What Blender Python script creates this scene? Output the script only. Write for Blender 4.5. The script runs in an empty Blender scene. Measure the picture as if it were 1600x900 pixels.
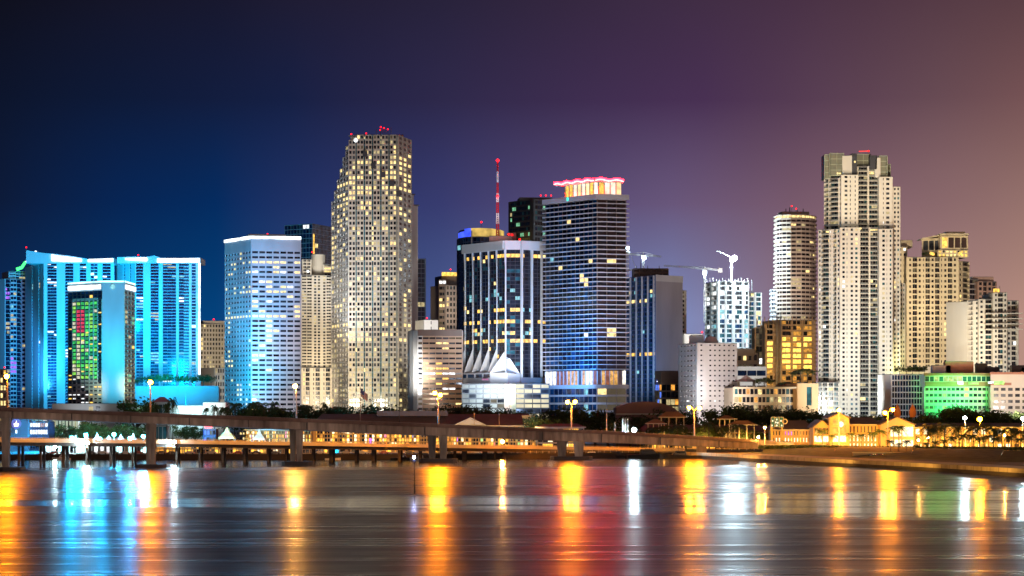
import bpy, math, random
from mathutils import Vector, Matrix
R = math.radians
scene = bpy.context.scene
col = scene.collection

# ------------------------------------------------------------------ camera
FPX = 4000.0          # focal length in photo pixels (photo 1600 px wide)
CZ = 21.0             # eye height above the bay
cam = bpy.data.cameras.new('camera')
cam.sensor_width = 36.0
cam.lens = 36.0 * FPX / 1600.0
cam.shift_y = (640 - 450) / 1600.0
cam.clip_start = 1.0
cam.clip_end = 40000.0
camo = bpy.data.objects.new('camera', cam)
col.objects.link(camo)
camo.location = (0, 0, CZ)
camo.rotation_euler = (R(90), 0, 0)
scene.camera = camo

# ------------------------------------------------------------------ render / exposure
scene.view_settings.view_transform = 'Standard'
scene.view_settings.look = 'None'
scene.view_settings.exposure = 0.0
scene.view_settings.gamma = 1.0
try:
    scene.cycles.use_denoising = True
    scene.cycles.use_light_tree = True
    scene.cycles.max_bounces = 5
    scene.cycles.diffuse_bounces = 2
    scene.cycles.glossy_bounces = 3
    scene.cycles.transmission_bounces = 2
    scene.cycles.sample_clamp_indirect = 12.0
    scene.cycles.caustics_reflective = False
    scene.cycles.caustics_refractive = False
except Exception:
    pass

# ------------------------------------------------------------------ night sky
def srgb(r, g, b):
    f = lambda c: (c / 255 / 12.92) if c <= 10 else ((c / 255 + .055) / 1.055) ** 2.4
    return (f(r), f(g), f(b), 1)

SUN_EL, SUN_AZ, SUN_STR = 22.0, 12.0, 0.10     # added fill sun for the facades, behind the camera
world = bpy.data.worlds.new('World')
scene.world = world
world.use_nodes = True
nt = world.node_tree
N, Lk = nt.nodes, nt.links
N.clear()
def nd(t, **k):
    n = N.new(t)
    for a, b in k.items(): setattr(n, a, b)
    return n
tc = nd('ShaderNodeTexCoord')
sep = nd('ShaderNodeSeparateXYZ'); Lk.new(tc.outputs['Generated'], sep.inputs[0])
def mth(op, a, b=None, clamp=False):
    m = nd('ShaderNodeMath', operation=op); m.use_clamp = clamp
    for i, v in ((0, a), (1, b)):
        if v is None: continue
        if isinstance(v, (int, float)): m.inputs[i].default_value = v
        else: Lk.new(v, m.inputs[i])
    return m.outputs[0]
az = mth('ARCTAN2', sep.outputs['X'], sep.outputs['Y'])
el = mth('ARCSINE', sep.outputs['Z'])
azf = mth('ADD', mth('MULTIPLY', az, 1 / 0.4), .5, True)      # 0..1 across the view
def ramp(stops):
    r = nd('ShaderNodeValToRGB'); e = r.color_ramp.elements
    for i, (px, c) in enumerate(stops):
        p = min(1, max(0, px / 1600))
        q = e[i] if i < 2 else e.new(p)
        q.position = p; q.color = srgb(*c)
    Lk.new(azf, r.inputs[0]); return r.outputs[0]
low = ramp([(0, (6, 42, 88)), (340, (0, 66, 124)), (690, (74, 92, 145)), (1050, (126, 140, 190)), (1240, (148, 120, 132)), (1590, (180, 140, 126))])
mid = ramp([(0, (10, 24, 54)), (200, (4, 36, 84)), (340, (2, 43, 96)), (690, (56, 60, 112)), (1050, (104, 86, 122)), (1240, (120, 90, 108)), (1590, (146, 111, 106))])
high_ = ramp([(0, (10, 18, 41)), (200, (12, 24, 54)), (450, (20, 30, 66)), (700, (46, 40, 74)), (1100, (72, 48, 82)), (1452, (100, 72, 81)), (1590, (114, 80, 82))])
top = ramp([(0, (13, 13, 26)), (340, (22, 22, 44)), (690, (39, 33, 58)), (1050, (60, 42, 66)), (1240, (70, 47, 67)), (1590, (90, 62, 68))])
def mixc(f, a, b):
    m = nd('ShaderNodeMix', data_type='RGBA')
    Lk.new(f, m.inputs[0]); Lk.new(a, m.inputs[6]); Lk.new(b, m.inputs[7]); return m.outputs[2]
def mapr(v, a, b):
    m = nd('ShaderNodeMapRange'); m.interpolation_type = 'SMOOTHERSTEP'
    Lk.new(v, m.inputs[0]); m.inputs[1].default_value = a; m.inputs[2].default_value = b
    return m.outputs[0]
lm = nd('ShaderNodeMapRange'); Lk.new(el, lm.inputs[0]); lm.inputs[1].default_value = .035; lm.inputs[2].default_value = .08
lm2 = nd('ShaderNodeMapRange'); Lk.new(el, lm2.inputs[0]); lm2.inputs[1].default_value = .08; lm2.inputs[2].default_value = .12
lm3 = nd('ShaderNodeMapRange'); Lk.new(el, lm3.inputs[0]); lm3.inputs[1].default_value = .12; lm3.inputs[2].default_value = .158
c1 = mixc(lm.outputs[0], low, mid)
c2 = mixc(lm3.outputs[0], mixc(lm2.outputs[0], c1, high_), top)
# faint drifting unevenness of the lit city haze
nz = nd('ShaderNodeTexNoise'); nz.inputs['Scale'].default_value = 9; nz.inputs['Detail'].default_value = 3
Lk.new(tc.outputs['Generated'], nz.inputs[0])
nzm = nd('ShaderNodeMapRange'); Lk.new(nz.outputs[0], nzm.inputs[0])
nzm.inputs[1].default_value = .3; nzm.inputs[2].default_value = .7; nzm.inputs[3].default_value = .94; nzm.inputs[4].default_value = 1.06
bg = nd('ShaderNodeBackground'); Lk.new(c2, bg.inputs[0]); Lk.new(nzm.outputs[0], bg.inputs[1])
sky = nd('ShaderNodeTexSky'); sky.sky_type = 'NISHITA'; sky.sun_disc = False
sky.sun_elevation = R(SUN_EL); sky.sun_rotation = R(180 - SUN_AZ)
bg2 = nd('ShaderNodeBackground'); Lk.new(sky.outputs[0], bg2.inputs[0]); bg2.inputs[1].default_value = 0.00015
ad = nd('ShaderNodeAddShader'); Lk.new(bg.outputs[0], ad.inputs[0]); Lk.new(bg2.outputs[0], ad.inputs[1])
wo = nd('ShaderNodeOutputWorld'); Lk.new(ad.outputs[0], wo.inputs[0])

sun = bpy.data.lights.new('moon', 'SUN')
sun.energy = SUN_STR; sun.angle = R(12); sun.color = (1.0, .90, .82)
so = bpy.data.objects.new('moon', sun); col.objects.link(so)
d = Vector((-math.sin(R(SUN_AZ)) * math.cos(R(SUN_EL)), math.cos(R(SUN_AZ)) * math.cos(R(SUN_EL)), -math.sin(R(SUN_EL))))
so.rotation_euler = d.to_track_quat('-Z', 'Y').to_euler()
so.location = (300, -600, 500)

# ------------------------------------------------------------------ helpers
def X(px, Y): return (px - 800) / FPX * Y
def Z(py, Y): return CZ + (640 - py) / FPX * Y
def P(px, Y): return Vector((X(px, Y), Y))
GZ = 2.0
rnd = random.Random(7)

MATS = {}
def newmat(name):
    m = bpy.data.materials.new(name); m.use_nodes = True
    return m, m.node_tree, m.node_tree.nodes['Principled BSDF']
def solid(name, c, rough=.7, var=.18, scale=.12, metal=0.0, spec=.3, streak=True):
    """matt surface with a weathered, slightly streaky colour"""
    if name in MATS: return MATS[name]
    m, t, b = newmat(name)
    g = t.nodes.new('ShaderNodeNewGeometry')
    mp = t.nodes.new('ShaderNodeMapping'); t.links.new(g.outputs['Position'], mp.inputs[0])
    mp.inputs['Scale'].default_value = (1, 1, .25 if streak else 1)
    n = t.nodes.new('ShaderNodeTexNoise'); n.inputs['Scale'].default_value = scale; n.inputs['Detail'].default_value = 5
    t.links.new(mp.outputs[0], n.inputs[0])
    r = t.nodes.new('ShaderNodeValToRGB')
    r.color_ramp.elements[0].position = .3; r.color_ramp.elements[1].position = .7
    r.color_ramp.elements[0].color = tuple(x * (1 - var) for x in c) + (1,)
    r.color_ramp.elements[1].color = tuple(min(1, x * (1 + var)) for x in c) + (1,)
    t.links.new(n.outputs[0], r.inputs[0]); t.links.new(r.outputs[0], b.inputs['Base Color'])
    b.inputs['Roughness'].default_value = rough; b.inputs['Metallic'].default_value = metal
    b.inputs['Specular IOR Level'].default_value = spec
    MATS[name] = m; return m
def glass(name, c, rough=.12, em=None, es=0.0):
    if name in MATS: return MATS[name]
    m, t, b = newmat(name)
    g = t.nodes.new('ShaderNodeNewGeometry')
    n = t.nodes.new('ShaderNodeTexNoise'); n.inputs['Scale'].default_value = .22; n.inputs['Detail'].default_value = 3
    t.links.new(g.outputs['Position'], n.inputs[0])
    r = t.nodes.new('ShaderNodeValToRGB')
    r.color_ramp.elements[0].position = .35; r.color_ramp.elements[1].position = .68
    r.color_ramp.elements[0].color = tuple(x * .5 for x in c) + (1,)
    r.color_ramp.elements[1].color = tuple(x * 1.7 for x in c) + (1,)
    t.links.new(n.outputs[0], r.inputs[0]); t.links.new(r.outputs[0], b.inputs['Base Color'])
    b.inputs['Roughness'].default_value = rough
    if em:
        b.inputs['Emission Color'].default_value = em + (1,); b.inputs['Emission Strength'].default_value = es
        m.cycles.emission_sampling = 'NONE'
    MATS[name] = m; return m
def emit(name, c, s, vary=True, sample=False, scale=.6):
    """a thing that gives off light: lamp, lit window, neon"""
    if name in MATS: return MATS[name]
    m, t, b = newmat(name)
    b.inputs['Base Color'].default_value = (.05, .05, .05, 1)
    b.inputs['Emission Color'].default_value = c + (1,)
    b.inputs['Emission Strength'].default_value = s
    if vary:
        g = t.nodes.new('ShaderNodeNewGeometry')
        n = t.nodes.new('ShaderNodeTexNoise'); n.inputs['Scale'].default_value = scale; n.inputs['Detail'].default_value = 4
        t.links.new(g.outputs['Position'], n.inputs[0])
        mr = t.nodes.new('ShaderNodeMapRange'); t.links.new(n.outputs[0], mr.inputs[0])
        mr.inputs[1].default_value = .3; mr.inputs[2].default_value = .7
        mr.inputs[3].default_value = s * .35; mr.inputs[4].default_value = s * 1.5
        t.links.new(mr.outputs[0], b.inputs['Emission Strength'])
    m.cycles.emission_sampling = 'FRONT_BACK' if sample else 'NONE'
    MATS[name] = m; return m

# glass kinds and lit window kinds
G_DARK = glass('dark_window_glass', (.012, .016, .024))
G_GREY = glass('grey_window_glass', (.05, .055, .065), .2)
G_BLUE = glass('blue_window_glass', (.010, .050, .12), .15)
G_TEAL = glass('teal_window_glass', (.02, .09, .11), .15)
G_DIM = glass('dim_window_glass', (.05, .045, .035), .2, (1, .78, .45), .07)
G_NAVY = glass('navy_window_glass', (.008, .018, .05), .12)
L_WARM = emit('lit_window_warm', (1, .74, .28), 1.5)
L_SOFT = emit('lit_window_soft', (1, .80, .38), .55)
L_WHITE = emit('lit_window_white', (.95, .98, 1), 1.5)
L_YEL = emit('lit_window_yellow', (1, .58, .10), 1.6)
L_CYAN = emit('lit_window_cyan', (.35, .9, 1), .7)
L_GRN = emit('lit_window_green', (.35, 1, .55), .6)
L_BLUE = emit('lit_window_blue', (.12, .25, 1), 1.0)
L_PUR = emit('lit_window_purple', (.45, .12, 1), 1.2)
L_RED = emit('lit_window_red', (1, .08, .12), 1.2)
L_AMB = emit('lit_window_amber', (1, .42, .06), 1.1)

class MB:
    def __init__(s): s.v = []; s.f = []; s.m = []; s.mats = []
    def mi(s, mat):
        if mat is None: return 0
        if mat not in s.mats: s.mats.append(mat)
        return s.mats.index(mat)
    def quad(s, a, b, c, d, mat=None):
        i = len(s.v); s.v += [tuple(a), tuple(b), tuple(c), tuple(d)]; s.f.append((i, i + 1, i + 2, i + 3)); s.m.append(s.mi(mat))
    def tri(s, a, b, c, mat=None):
        i = len(s.v); s.v += [tuple(a), tuple(b), tuple(c)]; s.f.append((i, i + 1, i + 2)); s.m.append(s.mi(mat))
    def hexa(s, p, mat=None, back=True):
        """p: 4 bottom then 4 top corners"""
        i = len(s.v); s.v += [tuple(q) for q in p]
        fs = [(3, 2, 1, 0), (4, 5, 6, 7), (0, 1, 5, 4), (1, 2, 6, 5), (3, 0, 4, 7)] + ([(2, 3, 7, 6)] if back else [])
        k = s.mi(mat)
        for q in fs: s.f.append(tuple(i + j for j in q)); s.m.append(k)
    def box(s, x0, x1, y0, y1, z0, z1, mat=None):
        s.hexa([(x0, y0, z0), (x1, y0, z0), (x1, y1, z0), (x0, y1, z0), (x0, y0, z1), (x1, y0, z1), (x1, y1, z1), (x0, y1, z1)], mat)
    def prism(s, pts, z0, z1, mat=None):
        n = len(pts); i = len(s.v)
        zt = z1 if isinstance(z1, (list, tuple)) else [z1] * n
        s.v += [(p[0], p[1], z0) for p in pts] + [(p[0], p[1], z) for p, z in zip(pts, zt)]
        k = s.mi(mat)
        for a in range(n):
            b = (a + 1) % n
            s.f.append((i + a, i + b, i + n + b, i + n + a)); s.m.append(k)
        s.f.append(tuple(i + n + a for a in range(n))); s.m.append(k)
        s.f.append(tuple(i + a for a in reversed(range(n)))); s.m.append(k)
    def tube(s, pts, r0, r1=None, seg=8, mat=None, cap=True):
        if r1 is None: r1 = r0
        pts = [Vector(p) for p in pts]; n = len(pts); k = s.mi(mat); rings = []
        for j, p in enumerate(pts):
            t = (pts[min(j + 1, n - 1)] - pts[max(j - 1, 0)]).normalized()
            a = t.cross(Vector((0, 0, 1)) if abs(t.z) < .9 else Vector((1, 0, 0))).normalized(); b = t.cross(a)
            r = r0 + (r1 - r0) * j / max(1, n - 1); i = len(s.v)
            s.v += [tuple(p + r * (a * math.cos(2 * math.pi * q / seg) + b * math.sin(2 * math.pi * q / seg))) for q in range(seg)]
            rings.append(i)
        for j in range(n - 1):
            for q in range(seg):
                w = (q + 1) % seg
                s.f.append((rings[j] + q, rings[j] + w, rings[j + 1] + w, rings[j + 1] + q)); s.m.append(k)
        if cap:
            s.f.append(tuple(rings[0] + q for q in range(seg))); s.m.append(k)
            s.f.append(tuple(rings[-1] + q for q in range(seg))); s.m.append(k)
    def ball(s, c, r, mat=None, seg=8, rings=5, sz=1.0):
        k = s.mi(mat); i = len(s.v)
        for a in range(rings + 1):
            th = math.pi * a / rings
            for b in range(seg):
                ph = 2 * math.pi * b / seg
                s.v.append((c[0] + r * math.sin(th) * math.cos(ph), c[1] + r * math.sin(th) * math.sin(ph), c[2] + sz * r * math.cos(th)))
        for a in range(rings):
            for b in range(seg):
                e = (b + 1) % seg
                s.f.append((i + a * seg + b, i + a * seg + e, i + (a + 1) * seg + e, i + (a + 1) * seg + b)); s.m.append(k)
    def mesh(s, name, off=(0, 0, 0)):
        me = bpy.data.meshes.new(name)
        ox, oy, oz = off
        me.from_pydata([(x - ox, y - oy, z - oz) for x, y, z in s.v], [], s.f)
        for m in s.mats: me.materials.append(m)
        if len(s.mats) > 1: me.polygons.foreach_set('material_index', s.m)
        me.update()
        return me
    def build(s, name, mat=None, parent=None, origin=(0, 0, 0), kind=None):
        if not s.f: return None
        if mat is not None and not s.mats: s.mats = [mat]
        o = bpy.data.objects.new(name, s.mesh(name, origin)); col.objects.link(o)
        if parent is not None: o.parent = parent
        else: o.location = origin
        if kind: o['kind'] = kind
        return o

def tag(o, label=None, cat=None, group=None, kind=None):
    for k, v in (('label', label), ('category', cat), ('group', group), ('kind', kind)):
        if v: o[k] = v
    return o
def empty(name, loc, label=None, cat=None, group=None, rz=0.0):
    o = bpy.data.objects.new(name, None); col.objects.link(o)
    o.location = loc; o.rotation_euler = (0, 0, rz); o.empty_display_size = .5
    return tag(o, label, cat, group)
def kids(o): return [c for c in KIDS if c.parent == o]
def copy_tree(o, parent=None, children=None):
    """a thing with copies of its parts and sub-parts"""
    c = o.copy(); col.objects.link(c)
    if parent is not None: c.parent = parent
    for ch in list(o.children): copy_tree(ch, c)
    return c
def place(proto, loc, label=None, group=None, rz=0.0, sc=1.0, first=False):
    o = proto if first else copy_tree(proto)
    o.location = loc; o.rotation_euler = (0, 0, rz)
    o.scale = (sc, sc, sc) if isinstance(sc, (int, float)) else sc
    if label: o['label'] = label
    if group: o['group'] = group
    return o

SPOTK = 0.72
def spot(p, t, color, e, ang=75, blend=.8, r=3.5):
    """an unseen spot without a fixture at p, aimed at t, that gives about irradiance e there"""
    p, t = Vector(p), Vector(t); dv = t - p
    l = bpy.data.lights.new('floodlight', 'SPOT')
    l.energy = e * SPOTK * 4 * math.pi ** 2 * dv.length_squared / math.pi
    l.color = color; l.spot_size = R(ang); l.spot_blend = blend; l.shadow_soft_size = r
    o = bpy.data.objects.new('floodlight', l); col.objects.link(o)
    o.location = p; o.rotation_euler = dv.to_track_quat('-Z', 'Y').to_euler()
    return o

UNIT = {}
def unit_quad(mat):
    if mat not in UNIT:
        m = MB(); m.quad((-.5, 0, 0), (.5, 0, 0), (.5, 0, 1), (-.5, 0, 1), mat)
        UNIT[mat] = m.mesh('window')
    return UNIT[mat]

MULTI = {'curtain_wall', 'banded_wall'}
class Bld:
    def __init__(s, name, label, cat, px, Y, group=None, z=GZ, maxwin=100, maxbal=80):
        s.maxbal = maxbal
        s.loc = Vector((X(px, Y), Y, z)); s.root = empty(name, s.loc, label, cat, group)
        s.parts = {}; s.win = []; s.balc = []; s.last = None; s.maxwin = maxwin; s.rnd = random.Random(label); s.z = z
    def mb(s, part, mat):
        k = (part, None if part in MULTI else mat)
        if k not in s.parts: s.parts[k] = MB()
        return s.parts[k]
    def frame(s, p0, p1):
        p0, p1 = Vector(p0), Vector(p1); t = (p1 - p0); L = t.length; t = t / L
        return p0, t, Vector((t.y, -t.x)), L
    def fb(s, part, mat, F, u0, u1, d0, d1, z0, z1, zt=None, du=0.0):
        p, t, n, L = F
        q = lambda u, d, z: (p.x + t.x * u + n.x * d, p.y + t.y * u + n.y * d, z)
        s.mb(part, mat).hexa([q(u0, d1, z0), q(u1, d1, z0), q(u1, d0, z0), q(u0, d0, z0), q(u0, d1, z1), q(u1, d1, z1), q(u1, d0, z1), q(u0, d0, z1)], mat if part in MULTI else None, False)
    def fbo(s, part, mat, F, u0, u1, d0, d1, z0, z1):
        """the same box as a part of its own"""
        p, t, n, L = F; m = MB()
        q = lambda u, d, z: (p.x + t.x * u + n.x * d, p.y + t.y * u + n.y * d, z)
        m.hexa([q(u0, d1, z0), q(u1, d1, z0), q(u1, d0, z0), q(u0, d0, z0), q(u0, d1, z1), q(u1, d1, z1), q(u1, d0, z1), q(u0, d0, z1)])
        return m.build(part, mat, s.root, s.loc)
    def window(s, F, u0, u1, d, z0, z1, mat, lit=0):
        s.win.append((F, u0, u1, d, z0, z1, mat, lit))
    def core(s, pts, z0, z1, mat, inset=.8, part='wall', roof=None):
        c = sum((Vector(p) for p in pts), Vector((0, 0))) / len(pts)
        r = [c + (Vector(p) - c) * (1 - inset / max(.1, (Vector(p) - c).length) * 1.3) for p in pts]
        s.mb(part, mat).prism(r, z0, z1)
        if roof:
            m = MB(); m.prism([c + (Vector(p) - c) * 1.004 for p in pts], z1 - .6, z1 + .25); m.build('roof', roof, s.root, s.loc)
    def facade(s, p0, p1, z0, z1, nf, cols, mat, proud=.4, wr=.62, sb=.28, st=.12, lit=.1, pal=None, dark=None, fn=None, pmat=None, ext=(0, 0), bd=1.5, par=1.0, smat=None, dz=0.0):
        F = s.frame(p0, p1); L = F[3]; W = sum(w for _, w in cols); u = 0; fh = (z1 - z0) / nf
        pal = pal or [(L_WARM, 4), (L_SOFT, 4), (L_WHITE, 1)]
        dark = dark or [(G_DARK, 5), (G_GREY, 3), (G_DIM, 2)]
        pm = [m for m, w in pal for _ in range(w)]; dm = [m for m, w in dark for _ in range(w)]
        smat = smat or mat
        def pick(f, c, u):
            if fn:
                r = fn(f, c, nf)
                if r == 'lit': return s.rnd.choice(pm), 1
                if r is not None: return r, 1
            if s.last and s.rnd.random() < .42: return s.last, 1
            s.last = None
            if s.rnd.random() < lit * .62:
                s.last = s.rnd.choice(pm); return s.last, 1
            return s.rnd.choice(dm), 0
        for ci, (k, cw) in enumerate(cols):
            w = cw / W * L; e0 = u - (ext[0] if ci == 0 else 0); e1 = u + w + (ext[1] if ci == len(cols) - 1 else 0)
            if k == 'x': s.fb('wall', mat, F, e0, e1, -.5, proud, z0, z1)
            elif k in 'wnW':
                q = {'w': wr, 'n': wr * .55, 'W': min(.94, wr * 1.35)}[k]; a = u + w * (1 - q) / 2; b = u + w * (1 + q) / 2
                s.fb('wall', mat, F, e0, a, -.5, proud, z0, z1); s.fb('wall', mat, F, b, e1, -.5, proud, z0, z1)
                for f in range(nf + 1):
                    zz = z0 + f * fh
                    s.fb('wall', mat, F, a, b, -.5, proud - .07, max(z0, zz - st * fh), min(z1, zz + sb * fh))
                    if f < nf:
                        m, l = pick(f, ci, u); s.window(F, a - .02, b + .02, 0, zz + sb * fh - .02, zz + fh * (1 - st) + .02, m, l)
            elif k in 'bB':
                cuts = 2 if k == 'b' else 3
                s.fb('wall', mat, F, e0, u + .25, -bd - .3, proud, z0, z1); s.fb('wall', mat, F, u + w - .25, e1, -bd - .3, proud, z0, z1)
                for f in range(nf):
                    zz = z0 + f * fh
                    s.balc.append((F, u + .25, u + w - .25, -bd - .3, proud, zz, par, smat, pmat or mat))
                    ww = (w - .5) / cuts
                    for c in range(cuts):
                        m, l = pick(f, ci * 3 + c, u)
                        s.window(F, u + .25 + c * ww + (.12 if c else 0), u + .25 + (c + 1) * ww, -bd, zz + .14, zz + fh - .13, m, l)
                    s.fb('wall', mat, F, u + .25, u + w - .25, -bd - .45, -bd - .1, zz + fh * .86, zz + fh)
            elif k in 'gGs':
                nm = max(1, int(round(w / 3.2))) if k != 's' else max(1, int(round(w / 4.0)))
                pr = proud if k == 's' else .12
                ww = w / nm
                for f in range(nf):
                    zz = z0 + f * fh
                    s.fb('banded_wall' if k == 's' else 'curtain_wall', smat, F, e0, e1, -.4, pr, zz - (st * fh) + dz, zz + sb * fh + dz)
                    for c in range(nm):
                        m, l = pick(f, ci * 10 + c, u)
                        s.window(F, u + c * ww + .05, u + (c + 1) * ww - .05, 0, zz + sb * fh, zz + fh * (1 - st), m, l)
                s.fb('banded_wall' if k == 's' else 'curtain_wall', smat, F, e0, e1, -.4, pr, z1 - st * fh + dz, z1 + .1 + dz)
                if k != 's':
                    for c in range(nm + 1): s.fb('curtain_wall', smat, F, u + c * ww - .1, u + c * ww + .1, -.1, .2, z0, z1)
                else:
                    for c in range(nm + 1): s.fb('banded_wall', mat, F, u + c * ww - .22, u + c * ww + .22, -.3, .15, z0, z1)
            u += w
        return F
    def crown_light(s, part, mat, p0, p1, z0, z1, d0=.3, d1=.6):
        F = s.frame(p0, p1); s.fb(part, mat, F, 0, F[3], d0, d1, z0, z1)
    def beacon(s, px, py, Y, mat, r=.55, h=4.0, pole=True):
        c = (X(px, Y), Y, Z(py, Y)); m = MB(); m.ball(c, r, mat); m.build('aviation_light', None, s.root, s.loc)
        if pole: s.mb('light_pole', STEEL).tube([(c[0], c[1], c[2] - h), (c[0], c[1], c[2] - r * .8)], .15)
    def finish(s):
        for (part, mat), m in s.parts.items():
            m.build(part, mat, s.root, s.loc)
        bl = sorted(s.balc, key=lambda q: -(q[2] - q[1]))
        def bal(m, F, u0, u1, d0, pr, zz, par, sm, pm):
            p, t, n, L = F
            def bx(a, c, e, f, g, h, mt): 
                q = lambda u, d, z: (p.x + t.x * u + n.x * d, p.y + t.y * u + n.y * d, z)
                m.hexa([q(a, f, g), q(c, f, g), q(c, e, g), q(a, e, g), q(a, f, h), q(c, f, h), q(c, e, h), q(a, e, h)], mt, False)
            bx(u0, u1, d0, pr + .25, zz - .13, zz + .14, sm)
            if par > 0: bx(u0, u1, pr + .1, pr + .2, zz + .13, zz + .14 + par, pm)
        for q in bl[:s.maxbal]:
            m = MB(); bal(m, *q); m.build('balcony', None, s.root, s.loc)
        if bl[s.maxbal:]:
            m = MB()
            for q in bl[s.maxbal:]: bal(m, *q)
            m.build('balcony', None, s.root, s.loc, 'stuff')
        w = sorted(s.win, key=lambda q: -(q[2] - q[1]) * (q[5] - q[4]) * (1.5 if q[7] else 1))
        for F, u0, u1, d, z0, z1, mat, lit in w[:s.maxwin]:
            p, t, n, L = F; um = (u0 + u1) / 2
            o = bpy.data.objects.new('window', unit_quad(mat)); col.objects.link(o); o.parent = s.root
            o.location = (p.x + t.x * um + n.x * d - s.loc.x, p.y + t.y * um + n.y * d - s.loc.y, z0 - s.loc.z)
            o.rotation_euler = (0, 0, math.atan2(t.y, t.x)); o.scale = (u1 - u0, 1, z1 - z0)
        rest = w[s.maxwin:]
        if rest:
            m = MB()
            for F, u0, u1, d, z0, z1, mat, lit in rest:
                p, t, n, L = F
                q = lambda u, z: (p.x + t.x * u + n.x * d, p.y + t.y * u + n.y * d, z)
                m.quad(q(u0, z0), q(u1, z0), q(u1, z1), q(u0, z1), mat)
            m.build('window', None, s.root, s.loc, 'stuff')
        return s.root

def back(L, C, Rr): return L + Rr - C
def deep(a, b, d):
    t = (b - a).normalized(); n = Vector((-t.y, t.x)); return [a, b, b + n * d, a + n * d]

STEEL = solid('grey_steel', (.25, .26, .28), .45, .1, .5, .6)
RED_L = emit('red_beacon', (1, .004, .006), 5, False)
WHITE_L = emit('white_led', (.85, .97, 1), 3.2, True, False, .15)
CYAN_L = emit('cyan_led', (.45, .95, 1), 2.6, True, False, .15)
CONC = solid('pale_concrete', (.46, .45, .43), .75)
CONC_D = solid('brown_concrete', (.26, .21, .19), .8)
WHITEW = solid('white_paint_wall', (.66, .65, .63), .65, .08)
CREAM = solid('cream_wall', (.62, .54, .40), .7, .08)
CREAM2 = solid('pale_cream_wall', (.64, .59, .50), .7, .08)
LILAC = solid('grey_granite_wall', (.42, .39, .40), .5, .1)
BLUEW = solid('pale_grey_tower_wall', (.55, .57, .60), .7, .08)
DARKM = solid('dark_metal', (.05, .05, .06), .5, .2, .3)
ROOFG = solid('grey_roof', (.16, .16, .16), .85)
PINKW = solid('pinkish_wall', (.52, .44, .41), .7, .08)
BRONZE = solid('bronze_panel', (.16, .12, .10), .45, .15)
# ------------------------------------------------------------------ the setting: ground and bay
def ground_material():
    m, t, b = newmat('city_ground')
    g = t.nodes.new('ShaderNodeNewGeometry')
    n = t.nodes.new('ShaderNodeTexNoise'); n.inputs['Scale'].default_value = .06; n.inputs['Detail'].default_value = 8
    t.links.new(g.outputs['Position'], n.inputs[0])
    r = t.nodes.new('ShaderNodeValToRGB'); e = r.color_ramp.elements
    e[0].position = .42; e[0].color = (.030, .045, .018, 1); e[1].position = .58; e[1].color = (.085, .075, .055, 1)
    t.links.new(n.outputs[0], r.inputs[0]); t.links.new(r.outputs[0], b.inputs['Base Color'])
    b.inputs['Roughness'].default_value = .9
    return m
SHORE = [(-3500, 1080), (X(660, 1080), 1080), (X(1030, 1130), 1130), (X(1098, 1108), 1108), (X(1180, 1040), 1040), (X(1300, 960), 960), (X(1450, 880), 880), (X(1600, 800), 800), (X(1900, 690), 690), (1500, 520), (3500, 450)]
land = MB()
land.prism(SHORE + [(9000, 9000), (-9000, 9000)], -3.0, GZ)
tag(land.build('ground', ground_material()), kind='structure')

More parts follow.
